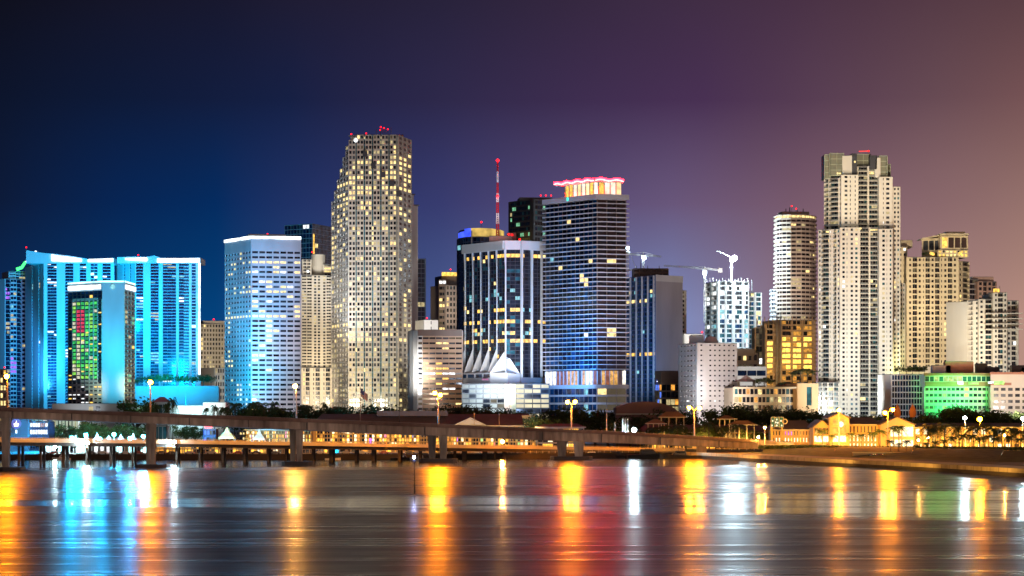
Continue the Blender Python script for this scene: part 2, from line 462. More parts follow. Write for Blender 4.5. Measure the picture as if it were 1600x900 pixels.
def water_material():
    m, t, b = newmat('bay_water'); n, l = t.nodes, t.links
    b.inputs['Base Color'].default_value = (.006, .010, .014, 1)
    b.distribution = 'GGX'; b.inputs['IOR'].default_value = 1.33; b.inputs['Specular IOR Level'].default_value = .27
    g = n.new('ShaderNodeNewGeometry')
    def noise(sx, sy, det, dist=0.0):
        mp = n.new('ShaderNodeMapping'); l.new(g.outputs['Position'], mp.inputs[0]); mp.inputs['Scale'].default_value = (sx, sy, 1)
        q = n.new('ShaderNodeTexNoise'); q.inputs['Scale'].default_value = 1; q.inputs['Detail'].default_value = det; q.inputs['Distortion'].default_value = dist
        l.new(mp.outputs[0], q.inputs[0]); return q.outputs[0]
    def mt(op, a, bb=None, c=None):
        q = n.new('ShaderNodeMath'); q.operation = op
        for i, v in enumerate((a, bb, c)):
            if v is None: continue
            if isinstance(v, (int, float)): q.inputs[i].default_value = v
            else: l.new(v, q.inputs[i])
        return q.outputs[0]
    def sm(v, a, bb, c=0.0, d=1.0):
        q = n.new('ShaderNodeMapRange'); q.interpolation_type = 'SMOOTHSTEP'; l.new(v, q.inputs[0])
        for i, w in ((1, a), (2, bb), (3, c), (4, d)): q.inputs[i].default_value = w
        return q.outputs[0]
    sx = n.new('ShaderNodeSeparateXYZ'); l.new(g.outputs['Position'], sx.inputs[0])
    x, y = sx.outputs['X'], sx.outputs['Y']
    big = noise(.006, .012, 3, .6)
    yy = mt('ADD', mt('ADD', y, mt('MULTIPLY', mt('SUBTRACT', big, .5), 130)), mt('MULTIPLY', mt('SUBTRACT', noise(.025, .16, 4, .5), .5), 46))
    # the slick of calm water lying across the bay, wider to the right
    hw = mt('MAXIMUM', mt('MULTIPLY_ADD', x, .36, 52), 14)
    dd = mt('SUBTRACT', hw, mt('ABSOLUTE', mt('SUBTRACT', yy, 583)))
    calm1 = mt('MULTIPLY', sm(dd, -14, 16), sm(noise(.012, .09, 4, .6), .34, .5, .45, 1.0))
    # thin calm lines beyond it
    thin = noise(.004, .035, 4, .8)
    calm2 = mt('MULTIPLY', sm(thin, .60, .66), mt('MULTIPLY', sm(y, 620, 680), sm(y, 960, 900)))
    # sheltered water by the bridge piers
    calm3 = sm(mt('MULTIPLY_ADD', x, -.10, yy), 915, 945)
    calm = mt('MAXIMUM', mt('MAXIMUM', calm1, mt('MULTIPLY', calm2, .8)), calm3)
    fine = noise(.05, .55, 4, .3)
    rip = mt('ADD', sm(fine, .3, .7, .26, .34), mt('MULTIPLY', mt('SUBTRACT', noise(.010, .11, 5, .7), .47), .34))
    ro = n.new('ShaderNodeMix'); l.new(calm, ro.inputs[0]); l.new(rip, ro.inputs[2]); ro.inputs[3].default_value = .14
    l.new(ro.outputs[0], b.inputs['Roughness'])
    bp = n.new('ShaderNodeBump'); bp.inputs['Distance'].default_value = 1.0
    h = mt('ADD', mt('MULTIPLY', noise(.03, .22, 3, .2), .22), mt('MULTIPLY', noise(.12, 1.1, 3), .03))
    l.new(h, bp.inputs['Height'])
    bs = n.new('ShaderNodeMix'); l.new(calm, bs.inputs[0]); bs.inputs[2].default_value = .16; bs.inputs[3].default_value = .02
    l.new(bs.outputs[0], bp.inputs['Strength'])
    l.new(bp.outputs[0], b.inputs['Normal'])
    return m
w = MB(); w.quad((-4000, -300, 0), (4000, -300, 0), (4000, 1500, 0), (-4000, 1500, 0))
tag(w.build('water', water_material()), kind='structure')

# ------------------------------------------------------------------ towers
PLAIN = [('x', 1)]
def tower(b, pts, z0, z1, mat, specs, nf, roof=ROOFG, inset=1.2, **kw):
    """pts run left, front, right, back; specs give the bays of each side (None: a plain wall)"""
    pts = [Vector(p) for p in pts]; n = len(pts)
    b.core(pts, z0, z1, kw.get('coremat', mat), inset, roof=roof)
    kw.pop('coremat', None)
    for i in range(n):
        sp = specs[i] if i < len(specs) else None
        k = dict(kw)
        if isinstance(sp, tuple): sp, extra = sp; k.update(extra)
        m = k.pop('mat', mat); f = k.pop('nf', nf)
        if sp: b.facade(pts[i], pts[(i + 1) % n], z0, z1, f, sp, m, **k)
        else: b.facade(pts[i], pts[(i + 1) % n], z0, z1, 1, PLAIN, m, proud=min(.3, k.get('proud', .3)))

def wins(n, k='w'): return [(k, 1)] * n
def mast(b, px, Y, py0, py1, r=.25):
    b.mb('light_pole', STEEL).tube([(X(px, Y), Y, Z(py0, Y)), (X(px, Y), Y, Z(py1, Y))], r, r * .6)

# 1 dark condominium at the left edge
b = Bld('condo_tower', 'dark balconied glass condo tower with a green lit top at the far left', 'skyscraper', 24, 1960, maxwin=70)
Lp, Rp = P(8, 1950), P(41, 1960)
tower(b, deep(Lp, Rp, 30), GZ, Z(436, 1955), BLUEW, [[('b', 1), ('g', 1.1), ('b', .9), ('x', .16), ('g', .8)]], 36, inset=2.6, lit=.10, smat=BLUEW, pmat=G_NAVY, pal=[(L_SOFT, 3), (L_CYAN, 1), (L_PUR, 1)], dark=[(G_NAVY, 6), (G_DARK, 2)])
tower(b, deep(P(14, 1955), P(41, 1960), 26), Z(436, 1955), Z(424, 1955), BLUEW, [[('b', 1), ('g', 1.6)]], 3, inset=2.6, lit=.1, dark=[(G_NAVY, 1)])
m = MB(); m.tube([(X(26, 1953), 1953, Z(421, 1953)), (X(34, 1953), 1953, Z(418, 1953)), (X(40, 1953), 1953, Z(409, 1953))], 1.3, 1.0, 8, emit('green_neon', (.05, 1, .15), 3, False)); m.build('green_lamp', None, b.root, b.loc)
b.finish()

# 2 and 3 the pair of cyan lit condominiums with sloping white crowns
def crown(b, prof, Y, py0, depth, bands, side=None):
    m = MB()
    pts = [(X(p, Y), Z(q, Y)) for p, q in prof]; z0 = Z(py0, Y)
    for (xa, za), (xb, zb) in zip(pts, pts[1:]):
        m.hexa([(xa, Y - .6, z0), (xb, Y - .6, z0), (xb, Y + depth, z0), (xa, Y + depth, z0), (xa, Y - .6, za), (xb, Y - .6, zb), (xb, Y + depth, zb), (xa, Y + depth, za)])
    m.build('crown_wall', BLUEW, b.root, b.loc)
    for (xa, xb, ya, yb, za, zb) in bands:    # lit strip: left x, right x, top y left/right, bottom y left/right
        m = MB(); A, B = X(xa, Y), X(xb, Y)
        m.hexa([(A, Y - 1.3, Z(za, Y)), (B, Y - 1.3, Z(zb, Y)), (B, Y - .7, Z(zb, Y)), (A, Y - .7, Z(za, Y)), (A, Y - 1.3, Z(ya, Y)), (B, Y - 1.3, Z(yb, Y)), (B, Y - .7, Z(yb, Y)), (A, Y - .7, Z(ya, Y))])
        m.build('crown_light', WHITE_L, b.root, b.loc)
PALB = [(L_CYAN, 5), (L_WHITE, 2), (L_SOFT, 2)]
DKB = [(G_BLUE, 5), (G_TEAL, 2), (G_NAVY, 4)]
b = Bld('condo_tower', 'cyan lit condo tower with a sloping white crown, behind the mural hotel', 'skyscraper', 68, 1880)
L_, C_, R_ = P(40, 1935), P(69, 1880), P(178, 1884)
tower(b, [L_, C_, R_, back(L_, C_, R_)], GZ, Z(411, 1880), BLUEW,
      [[('x', .9), ('n', .5), ('x', .5), ('n', .6), ('x', .35)], [('x', .5), ('B', 1.7), ('x', 1.35), ('b', 1.5), ('x', 1.0), ('b', 1.2), ('x', .7), ('g', 1.2), ('x', .8), ('b', 1.5), ('x', .5)]], 56,
      inset=2.6, lit=.035, pal=PALB, dark=DKB, par=.8, sb=.1, pmat=G_BLUE)
crown(b, [(41, 391), (69, 395.5), (86, 397), (110, 400), (137, 404.5), (178, 403)], 1879, 411.5, 30, [(81, 128, 398, 404.5, 408, 409), (138, 177, 405.5, 404, 409, 409)])
for q in ((44, 397), (57, 397), (45, 404), (61, 404), (43, 409)):
    m = MB(); m.ball((X(q[0], 1925 - (q[0] - 40) * 1.7), 1925 - (q[0] - 40) * 1.7 - 3, Z(q[1], 1920)), .9, WHITE_L); m.build('crown_lamp', None, b.root, b.loc)
b.beacon(41, 386.5, 1934, RED_L)
b.finish()
b = Bld('condo_tower', 'cyan lit condo tower with a bright white right edge, right of the pair', 'skyscraper', 213, 1880)
L_, C_, R_ = P(183, 1905), P(212, 1880), P(313, 1884)
tower(b, [L_, C_, R_, back(L_, C_, R_)], GZ, Z(411, 1880), BLUEW,
      [[('x', 1), ('n', .6), ('x', .35), ('n', .6), ('x', .5)], [('b', 1.25), ('x', 1.05), ('b', 1.4), ('x', .55), ('B', 2.2), ('x', .35), ('b', 1.7), ('x', .35), ('g', .7), ('x', .7)]], 56,
      inset=2.6, lit=.05, pal=PALB, dark=DKB, par=.8, sb=.1, pmat=G_BLUE)
crown(b, [(183, 402), (204, 401.3), (229, 401.5), (242, 399.5), (251, 403), (280, 403.3), (313, 402.6)], 1879, 411.5, 30, [(196, 230, 403.5, 403, 406, 408), (246, 312, 404, 404, 410, 410)])
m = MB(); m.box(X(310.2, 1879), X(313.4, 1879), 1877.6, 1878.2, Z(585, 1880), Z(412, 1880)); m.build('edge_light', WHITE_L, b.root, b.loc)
b.beacon(216, 398.5, 1890, RED_L)
b.finish()
b = Bld('parking_podium', 'plain cyan lit podium block with palms on its roof terrace', 'building', 270, 1800, maxwin=20)
tower(b, deep(P(200, 1800), P(341, 1806), 60), GZ, Z(605, 1800), BLUEW, [[('x', 9), ('n', .4), ('x', 5)]], 1, lit=0, sb=.62, st=.2)
b.mb('roof_rail', BLUEW).box(X(200, 1800), X(341, 1800), 1799, 1799.4, Z(605, 1800), Z(603, 1800))
b.finish()

# 4 hotel with a coloured light display on its facade
LEDS = [emit('led_green_%d' % i, c, 1.0) for i, c in enumerate([(.04, .55, .12), (.08, .8, .15), (.3, .85, .1), (.02, .3, .12)])]
LED_R = emit('led_red', (.9, .05, .12), .9); LED_W = emit('led_white', (.9, .9, .62), .85)
b = Bld('hotel_tower', 'hotel tower with a green light display and a blank cyan corner wall', 'skyscraper', 161, 1500)
Lh, Ch, Dh, Rh = P(107, 1525), P(160, 1500), P(194, 1500), P(210, 1535)
zt = Z(441, 1500)
pts = [Lh, Ch, Dh, Rh, Rh + (Lh - Dh) * .0 + Vector((-8, 42)), Lh + Vector((4, 36))]
b.core(pts, GZ, zt, BLUEW, 1.2, roof=ROOFG)
TRIW = solid('travertine_wall', (.60, .56, .44), .6, .08)
F0 = b.frame(Lh, Ch); nfl, nc = 27, 8
zb0, zb1 = Z(632, 1510), Z(468, 1510); fh = (zb1 - zb0) / nfl; cw = F0[3] / nc
for f in range(nfl + 1):
    zz = zb0 + f * fh
    for c in range(nc):
        py = 632 - (632 - 468) * f / nfl; px = 107 + 54 * (c + .5) / nc
        ins = py > 596 and ((px - 107) / 42) ** 2 + ((636 - py) / 58) ** 2 < 1
        inside = (px < 150 and py > 575 and (py - 575) / 57 > ((px - 104) / 46) ** 1.3)  # lower left part of the face gets darker panels
        if inside: mt_ = DARKM if b.rnd.random() < .55 else solid('dim_wall_panel', (.22, .16, .17))
        elif c > 0 and c < 7 and 473 < py < 592 and py < 640 - .35 * (px - 107):
            mt_ = LED_R if (485 < py < 522 and 121 < px < 134) else (LED_W if b.rnd.random() < .10 else b.rnd.choice(LEDS))
            if px < 127 and py > 520 and b.rnd.random() < .5: mt_ = LED_W
        elif py < 600: mt_ = DARKM if c in (0, 7) else TRIW
        else: mt_ = TRIW
        part = 'light_display' if mt_ in LEDS + [LED_R, LED_W] else 'wall_panel'
        b.fb(part, mt_, F0, c * cw + .4, (c + 1) * cw - .4, -.5, .35, zz - .34 * fh, zz + .36 * fh)
        if f < nfl:
            r = b.rnd.random(); mm = L_YEL if r < (.2 if c in (0, 7) else .07) else (L_WHITE if inside and r < .3 else G_DARK)
            b.window(F0, c * cw + .3, (c + 1) * cw - .3, 0, zz + .35 * fh, zz + .67 * fh, mm, r < .2)
for c in range(nc + 1):
    b.fb('wall', TRIW if c > 4 else DARKM if c in (0,) else solid('dim_wall_panel', (.22, .16, .17)), F0, max(0, c * cw - .42), min(F0[3], c * cw + .42), -.5, .5, zb0, zb1)
b.fb('wall', TRIW, F0, 0, F0[3], -.5, .5, GZ, zb0 - .28 * fh)
b.facade(Lh, Ch, zb1 + .3 * fh, Z(455, 1510), 2, [('x', .1)] + wins(8, 'W') + [('x', .1)], DARKM, lit=.06, pal=[(L_YEL, 1)], dark=[(G_NAVY, 1), (G_BLUE, 1)], sb=.1)
b.fb('wall', BLUEW, F0, 0, F0[3], -.5, .5, Z(455, 1510), zt)
b.fb('sign_band', WHITE_L, F0, 1, F0[3] - 1, .5, 1.1, Z(452.5, 1510), Z(446, 1510))
b.facade(Ch, Dh, GZ, zt, 1, PLAIN, BLUEW, proud=.5)
m = MB(); cx, cz = X(176, 1499), Z(448, 1499)
m.prism([(cx + 1.35 * math.cos(a * math.pi / 8), cz + 1.6 * math.sin(a * math.pi / 8)) for a in range(16)], 0, .5)
m.v = [(x, 1499.2 - z, y) for x, y, z in m.v]
m.build('round_emblem', L_CYAN, b.root, b.loc)
FR = b.frame(Dh, Rh)
b.facade(Dh, Rh, GZ, Z(455, 1515), 31, wins(3, 'W'), TRIW, lit=.12, pal=[(L_GRN, 2), (L_SOFT, 2), (L_YEL, 1)], dark=[(G_DARK, 3), (G_TEAL, 1)])
b.fb('wall', BLUEW, FR, 0, FR[3], -.5, .5, Z(455, 1515), zt)
b.fb('sign_band', WHITE_L, FR, .8, FR[3] - .8, .5, 1.1, Z(453, 1515), Z(447, 1515))
b.crown_light('roof_light', CYAN_L, Lh, Ch, zt, zt + .9); b.crown_light('roof_light', CYAN_L, Ch, Dh, zt, zt + .9); b.crown_light('roof_light', CYAN_L, Dh, Rh, zt, zt + .9)
b.finish()

# 5 pale small slab with a lower block in front
b = Bld('office_block', 'small pale office slab between the cyan condo and the white-roofed tower', 'building', 334, 2150, maxwin=50)
tower(b, deep(P(313, 2150), P(354, 2160), 40), GZ, Z(506, 2150), CREAM2, [wins(9)], 24, lit=.25, pal=[(L_SOFT, 4), (L_WARM, 1)], dark=[(G_DIM, 3), (G_GREY, 2)])
tower(b, deep(P(318, 2155), P(354, 2160), 20), Z(506, 2150), Z(501, 2150), CREAM2, [PLAIN], 1)
b.beacon(334, 499, 2160, RED_L, 0.65)
b.finish()
b = Bld('office_block', 'low pale block with small square windows beside the cyan podium', 'building', 345, 1950, maxwin=40)
tower(b, deep(P(336, 1950), P(354, 1956), 30), GZ, Z(575, 1950), CREAM2, [wins(5)], 10, lit=.2, pal=[(L_SOFT, 1)], dark=[(G_GREY, 1)])
b.finish()

# 7 square office tower with a glowing white roof edge
b = Bld('office_tower', 'square office tower with a glowing white roof edge and rows of wide dark windows', 'skyscraper', 393, 1520)
Lc, Cc, Rc = P(352, 1558), P(393, 1520), P(470, 1527)
zt = Z(372.5, 1520)
def mc(f, c, n):
    if f >= n - 1: return None
    if f in (n - 3, n - 5, n - 8, n - 9, n - 14) and b.rnd.random() < .5: return 'lit'
pts = [Lc, Cc, Rc, back(Lc, Cc, Rc)]
zw = Z(391, 1520)
tower(b, pts, GZ, zw, LILAC, [(wins(9), dict(wr=.66)), (wins(7), dict(wr=.82))], 39, lit=.11, sb=.38, st=.18, fn=mc, pal=[(L_WARM, 5), (L_WHITE, 1)], dark=[(G_DARK, 5), (G_GREY, 2)], roof=None)
tower(b, pts, zw, zt, LILAC, [PLAIN, PLAIN], 1, proud=.42)
for a_, c_ in ((Lc, Cc), (Cc, Rc)): b.crown_light('roof_light', WHITE_L, a_, c_, zt - .2, zt + 1.5, -.1, .9)
tower(b, deep(P(390, 1545), P(446, 1550), 14), zt, Z(366, 1545), BLUEW, [PLAIN], 1)
b.beacon(418, 366, 1550, RED_L)
b.finish()

# 8 dark glass tower behind
b = Bld('glass_tower', 'dark glass tower with a pale frame grid behind the white-roofed tower', 'skyscraper', 488, 2080)
L_, C_, R_ = P(445, 2080), P(488, 2060), P(518, 2100)
tower(b, [L_, C_, R_, back(L_, C_, R_)], GZ, Z(351, 2070), BLUEW, [wins(3, 'g'), wins(2, 'g')], 44, lit=.03, sb=.06, st=.06, smat=LILAC, dark=[(G_NAVY, 4), (G_GREY, 2)])
F_ = b.frame(C_, R_); b.fb('stair_light', L_YEL, F_, 1.2, 3.4, .3, .5, Z(397, 2065), Z(366, 2065))
b.finish()

# 9 cream condominium with a cylinder top
b = Bld('condo_tower', 'narrow cream condo tower with a curved blank core at its top', 'skyscraper', 494, 1740)
L_, R_ = P(471, 1740), P(518, 1744)
tower(b, deep(L_, R_, 30), Z(575, 1740), Z(430, 1740), CREAM2, [[('b', 1), ('b', 1), ('x', .2), ('w', .7), ('w', .7), ('x', .3), ('w', .7), ('b', 1)]], 30, inset=2.6, lit=.05, pal=[(L_SOFT, 1)], dark=[(G_DARK, 2), (G_GREY, 2), (G_DIM, 1)], par=.8)
tower(b, deep(P(470, 1737), P(519, 1741), 36), GZ, Z(575, 1740), CREAM2, [[('x', .3), ('n', .5), ('b', .8), ('x', .4), ('n', .5), ('b', .9), ('x', .4), ('n', .5), ('b', .9), ('x', .3)]], 15, inset=2.6, lit=.15, pal=[(L_SOFT, 2), (L_YEL, 1)], par=.5)
m = b.mb('core_wall', CREAM2)
cx, cy = X(497, 1756), 1756
m.prism([(cx + 4.9 * math.cos(a * math.pi / 10), cy + 8 * math.sin(a * math.pi / 10)) for a in range(20)], Z(430, 1740), Z(397, 1745))
tower(b, deep(P(473, 1742), P(486, 1743), 15), Z(430, 1740), Z(405, 1740), CREAM2, [[('b', 1), ('b', 1)]], 5, inset=2.6, lit=.0, par=.5)
tower(b, deep(P(506, 1750), P(518, 1751), 15), Z(430, 1740), Z(412, 1740), CREAM2, [[('b', 1)]], 4, inset=2.6, lit=.2, par=.5)
m = MB(); m.ball((X(481, 1738), 1738, Z(424, 1738)), 1.0, L_WHITE); m.build('wall_lamp', None, b.root, b.loc)
b.beacon(488, 394, 1756, RED_L)
b.finish()

# 10 the tallest tower, stepped on its left side
b = Bld('office_tower', 'tallest stepped granite tower with hundreds of small square windows', 'skyscraper', 545, 1690)
GRAN = solid('warm_granite_wall', (.48, .43, .36), .5, .1)
def lit_fn(f, c, n):
    k = (n - f) / n
    q = b.rnd.random()
    if f in (n - 6, n - 8, n - 9, n - 11, n - 12) and q < .78: return L_WARM
    if .05 < k < .34 and q < .26: return 'lit'
    if f in (n - 18, n - 19, n - 22, n - 29, n - 36, n - 41) and q < .34: return 'lit'
    if f in (19, 20, 22) and q < .72: return L_WARM
    if f < 26 and q < (.42 if f in (8, 9, 12, 13, 16) else .17): return L_SOFT
    if q < .10: return 'lit'
    return None
Ls, Cs, Ms, Rs = P(518.5, 1742), P(545, 1690), P(622, 1690), P(642.5, 1722)
pitch = 7.9; zb = Z(640, 1690); fh = 7.9 / FPX * 1690
PALS = [(L_WARM, 6), (L_SOFT, 4)]; DKS = [(G_DARK, 6), (G_GREY, 3), (G_DIM, 1)]
kw = dict(lit=.05, pal=PALS, dark=DKS, fn=lit_fn, wr=.66, sb=.25, st=.15)
ns = 6; zl = [306, 290, 272, 256, 243, 229]
for i in range(ns):
    a = Ls + (Cs - Ls) * (i / ns); c = Ls + (Cs - Ls) * ((i + 1) / ns)
    n = int((Z(zl[i], 1700) - GZ) / fh); z1 = GZ + n * fh
    b.facade(a, c, GZ, z1, n, [('w', 1)], WHITEW, **kw)
    bk = [a, c, c + Vector((5 * (ns - i), 0)) + Vector((26, 34)), a + Vector((30, 34))]
    b.core(bk, GZ, z1, WHITEW, .7, roof=ROOFG)
nm = int((Z(208, 1690) - GZ) / fh)
z_b = GZ + nm * fh
segs = 6; tv = (Ms - Cs) / segs; nv = Vector((0, -1))
TEALW = solid('blue_green_glass_strip', (.10, .20, .24), .25)
for i in range(segs):
    a = Cs + tv * i; d = tv * .82
    off = nv * (1.6 if i % 2 else .4)
    n = nm if i else nm - 1
    z1 = GZ + n * fh
    b.facade(a + off, a + d + off, GZ, z1, n, [('w', 1), ('w', 1)], GRAN, **kw)
    b.facade(a + d - nv * .6, a + tv - nv * .6, GZ, z1, n, [('g', 1)], TEALW, lit=.10, pal=PALS, dark=[(G_TEAL, 3), (G_DARK, 1)], sb=.2, st=.1, smat=TEALW)
b.facade(Ms, Rs, GZ, z_b, nm, [('w', 1), ('w', 1), ('w', 1)], GRAN, **kw)
b.core([Cs, Ms, Rs, Rs + Vector((-6, 45)), Cs + Vector((8, 60))], GZ, z_b - .4, GRAN, 1.5, roof=ROOFG)
b.facade(Rs, Rs + Vector((-6, 45)), GZ, z_b, 1, PLAIN, GRAN)
# flat dark panels in place of notches, stepping down the right shoulder
for i, (px, py) in enumerate(((570, 240), (583, 258), (598, 272), (612, 286), (622, 302))):
    F_ = b.frame(P(px - 3, 1687), P(px + 4, 1687)); b.fb('setback_panel', DARKM, F_, 0, F_[3], -.5, .35, Z(py + 5, 1687), Z(py - 4, 1687))
tower(b, deep(P(556, 1705), P(630, 1707), 18), z_b, z_b + 1.8, GRAN, [PLAIN], 1)
for px, py in ((549, 209.5), (572, 208.5), (594, 203), (595, 198.5), (600, 200), (606, 202)): b.beacon(px, py, 1712, RED_L, 0.49, 6)
for px in (588, 598, 603, 611): mast(b, px, 1713, 208, 198 + (px % 5))
m = MB(); m.ball((X(556, 1689), 1687.5, Z(219, 1688)), 1.5, L_WHITE); m.build('roof_lamp', None, b.root, b.loc)
b.finish()

# 11 dark tower just right of it
b = Bld('glass_tower', 'dark glass tower with pale floor lines just right of the tallest tower', 'skyscraper', 654, 2200, maxwin=60)
tower(b, deep(P(636, 2200), P(665, 2206), 30), GZ, Z(404, 2200), LILAC, [[('g', 1), ('g', 1.6), ('x', .12)]], 36, lit=.04, smat=LILAC, sb=.05, st=.05, dark=[(G_NAVY, 1), (G_GREY, 1)])
b.finish()

# 12 brown banded office block with a rounded white lit end
b = Bld('office_block', 'brown banded office block with a rounded white lit end', 'building', 690, 1500, maxwin=100)
BROWNW = solid('brown_stone_wall', (.42, .29, .20), .75, .1)
curve = [P(638, 1522), P(641, 1510), P(647, 1502), P(653, 1499)]
za = Z(516, 1500)
for a_, c_ in zip(curve, curve[1:]): b.facade(a_, c_, GZ, za, 1, PLAIN, WHITEW, proud=.4)
pts = curve + [P(660, 1499), P(722, 1501)]
def br(f, c, n):
    if f in (n - 8, n - 11, 5) and b.rnd.random() < .35: return L_WHITE
b.facade(P(653, 1499), P(660, 1499), GZ, Z(525, 1500), 21, [('s', 1)], WHITEW, lit=.1, smat=WHITEW, sb=.32, st=.2, proud=.4)
b.facade(P(660, 1499), P(722, 1501), GZ, Z(525, 1500), 21, [('s', 1), ('s', 1), ('s', 1)], BROWNW, lit=.10, fn=br, pal=[(L_WARM, 3), (L_YEL, 1), (L_WHITE, 1)], smat=BROWNW, sb=.38, st=.26, proud=.5)
b.facade(P(653, 1499), P(722, 1501), Z(525, 1500), Z(515, 1500), 1, PLAIN, BRONZE, proud=.6)
b.core(pts + [P(722, 1501) + Vector((0, 40)), P(638, 1522) + Vector((3, 20))], GZ, za, PINKW, 1.0, roof=ROOFG)
b.facade(P(722, 1501), P(722, 1501) + Vector((0, 40)), GZ, za, 1, PLAIN, PINKW)
for i in range(6):
    F_ = b.frame(P(655.5, 1497.6), P(657.5, 1497.6))
b.finish()
b = Bld('rooftop_block', 'small white lit block with red roof lamps behind the brown banded office', 'building', 680, 1700, maxwin=10)
tower(b, deep(P(663, 1700), P(684, 1703), 20), GZ, Z(500, 1700), WHITEW, [[('x', 1), ('n', .5), ('x', 1)]], 20, lit=.3)
b.beacon(667, 497, 1703, RED_L)
b.finish()

# 13 slim tower with a lit crown
b = Bld('office_tower', 'slim tower with a yellow lit crown and a white window grid side', 'skyscraper', 700, 2250, maxwin=60)
tower(b, deep(P(686, 2250), P(697, 2250), 30), GZ, Z(437, 2250), BRONZE, [[('s', 1)]], 26, lit=.35, sb=.3, st=.2, smat=CONC_D)
tower(b, deep(P(697, 2248), P(717, 2254), 30), GZ, Z(446, 2250), PINKW, [wins(4)], 26, lit=.12)
tower(b, deep(P(690, 2254), P(716, 2258), 24), Z(446, 2250), Z(431, 2250), BRONZE, [PLAIN], 1)
F_ = b.frame(P(690, 2252), P(716, 2256)); b.fb('crown_light', L_YEL, F_, 0, F_[3], .4, 1.0, Z(431, 2250), Z(425, 2250))
b.beacon(704, 421, 2262, RED_L, 0.59)
b.finish()

# 14 dark round tower with a blue and yellow crown
b = Bld('glass_tower', 'dark rounded glass tower with a blue and yellow lit crown', 'skyscraper', 750, 2000, maxwin=80)
arc = [P(714, 2020), P(717, 2004), P(724, 1994), P(735, 1988), P(750, 1985), P(768, 1990), P(783, 2004), P(790, 2020)]
for a_, c_ in zip(arc, arc[1:]):
    b.facade(a_, c_, GZ, Z(372, 2000), 40, [('g', 1)], G_NAVY, lit=.05, pal=[(L_CYAN, 2), (L_SOFT, 1)], dark=[(G_NAVY, 5), (G_BLUE, 2)], smat=solid('blue_panel', (.10, .13, .25)), sb=.12, st=.08)
b.core(arc + [P(790, 2020) + Vector((0, 24)), P(714, 2020) + Vector((0, 24))], GZ, Z(372, 2000), DARKM, 1.0, roof=ROOFG)
sc = lambda k, dy: [Vector((X(750, 2000) + (p.x - X(750, 2000)) * k, p.y + dy)) for p in arc]
bl = emit('blue_crown_light', (.05, .10, 1), 1.6, True, False, .1); yl = emit('yellow_crown_light', (1, .66, .16), .75, True, False, .1)
top_ = sc(.93, 2)
for i, (a_, c_) in enumerate(zip(top_, top_[1:])):
    F_ = b.frame(a_, c_); b.fb('crown_panel', bl if i < 3 else yl, F_, 0, F_[3], -.4, .2, Z(371, 2000), Z(362 if i < 2 else 358, 2000))
b.mb('roof', ROOFG).prism(top_ + [P(786, 2042), P(718, 2042)], Z(372, 2000), Z(359, 2000))
b.mb('fin', BLUEW).box(X(736, 1985), X(738, 1985), 1986.4, 1987.2, Z(400, 1985), Z(360, 1985))
F_ = b.frame(P(716, 1990), P(720, 1985)); b.fb('lit_panel', L_CYAN, F_, 0, F_[3], .2, .6, Z(391, 1990), Z(384, 1990))
b.beacon(752, 347, 2005, RED_L, 0.78, 8)
b.finish()
# 16 dark glass tower with white flared fins and a red and white mast
b = Bld('office_tower', 'dark glass tower with white flared fins and a red and white roof mast', 'skyscraper', 790, 1480)
Lo, Co, Do, Ro = P(725, 1520), P(789, 1480), P(813, 1480), P(853, 1492)
z0, zt, zw = Z(590, 1485), Z(377, 1485), Z(391, 1485)
def ob(f, c, n):
    if f in (n - 2,) and b.rnd.random() < .5: return L_YEL
    if f in (9, 14) and b.rnd.random() < .75: return L_YEL
    if f in (11, 12, 17) and b.rnd.random() < .25: return 'lit'
    if f in (20, 21, 22) and c < 60 and b.rnd.random() < .2: return L_CYAN
kw = dict(lit=.022, pal=[(L_WARM, 3), (L_YEL, 2), (L_CYAN, 2)], fn=ob, sb=.06, st=.06, smat=DARKM)
b.core([Lo, Co, Do, Ro, Ro + Vector((-4, 40)), Lo + Vector((8, 36))], GZ, zt, DARKM, 1.2, roof=ROOFG)
b.facade(Lo, Co, z0, zw, 33, [('g', 1)], DARKM, dark=[(G_NAVY, 3), (G_TEAL, 1), (G_DARK, 3)], **kw)
b.facade(Co, Do, z0, zw, 33, [('g', 1)], DARKM, dark=[(G_DARK, 3), (G_TEAL, 1)], **kw)
b.facade(Do, Ro, z0, zw, 33, [('g', 1)], DARKM, dark=[(G_DARK, 1)], **kw)
b.facade(Ro, Ro + Vector((-4, 40)), GZ, zt, 1, PLAIN, DARKM)
for a_, c_ in ((Lo, Co), (Co, Do), (Do, Ro)): b.facade(a_, c_, zw, zt, 1, PLAIN, WHITEW, proud=1.7)
F0 = b.frame(Lo, Co); FM = b.frame(Co, Do); F1 = b.frame(Do, Ro)
zf0, zf1 = Z(583, 1490), Z(545, 1490)
zu = Z(418, 1490)
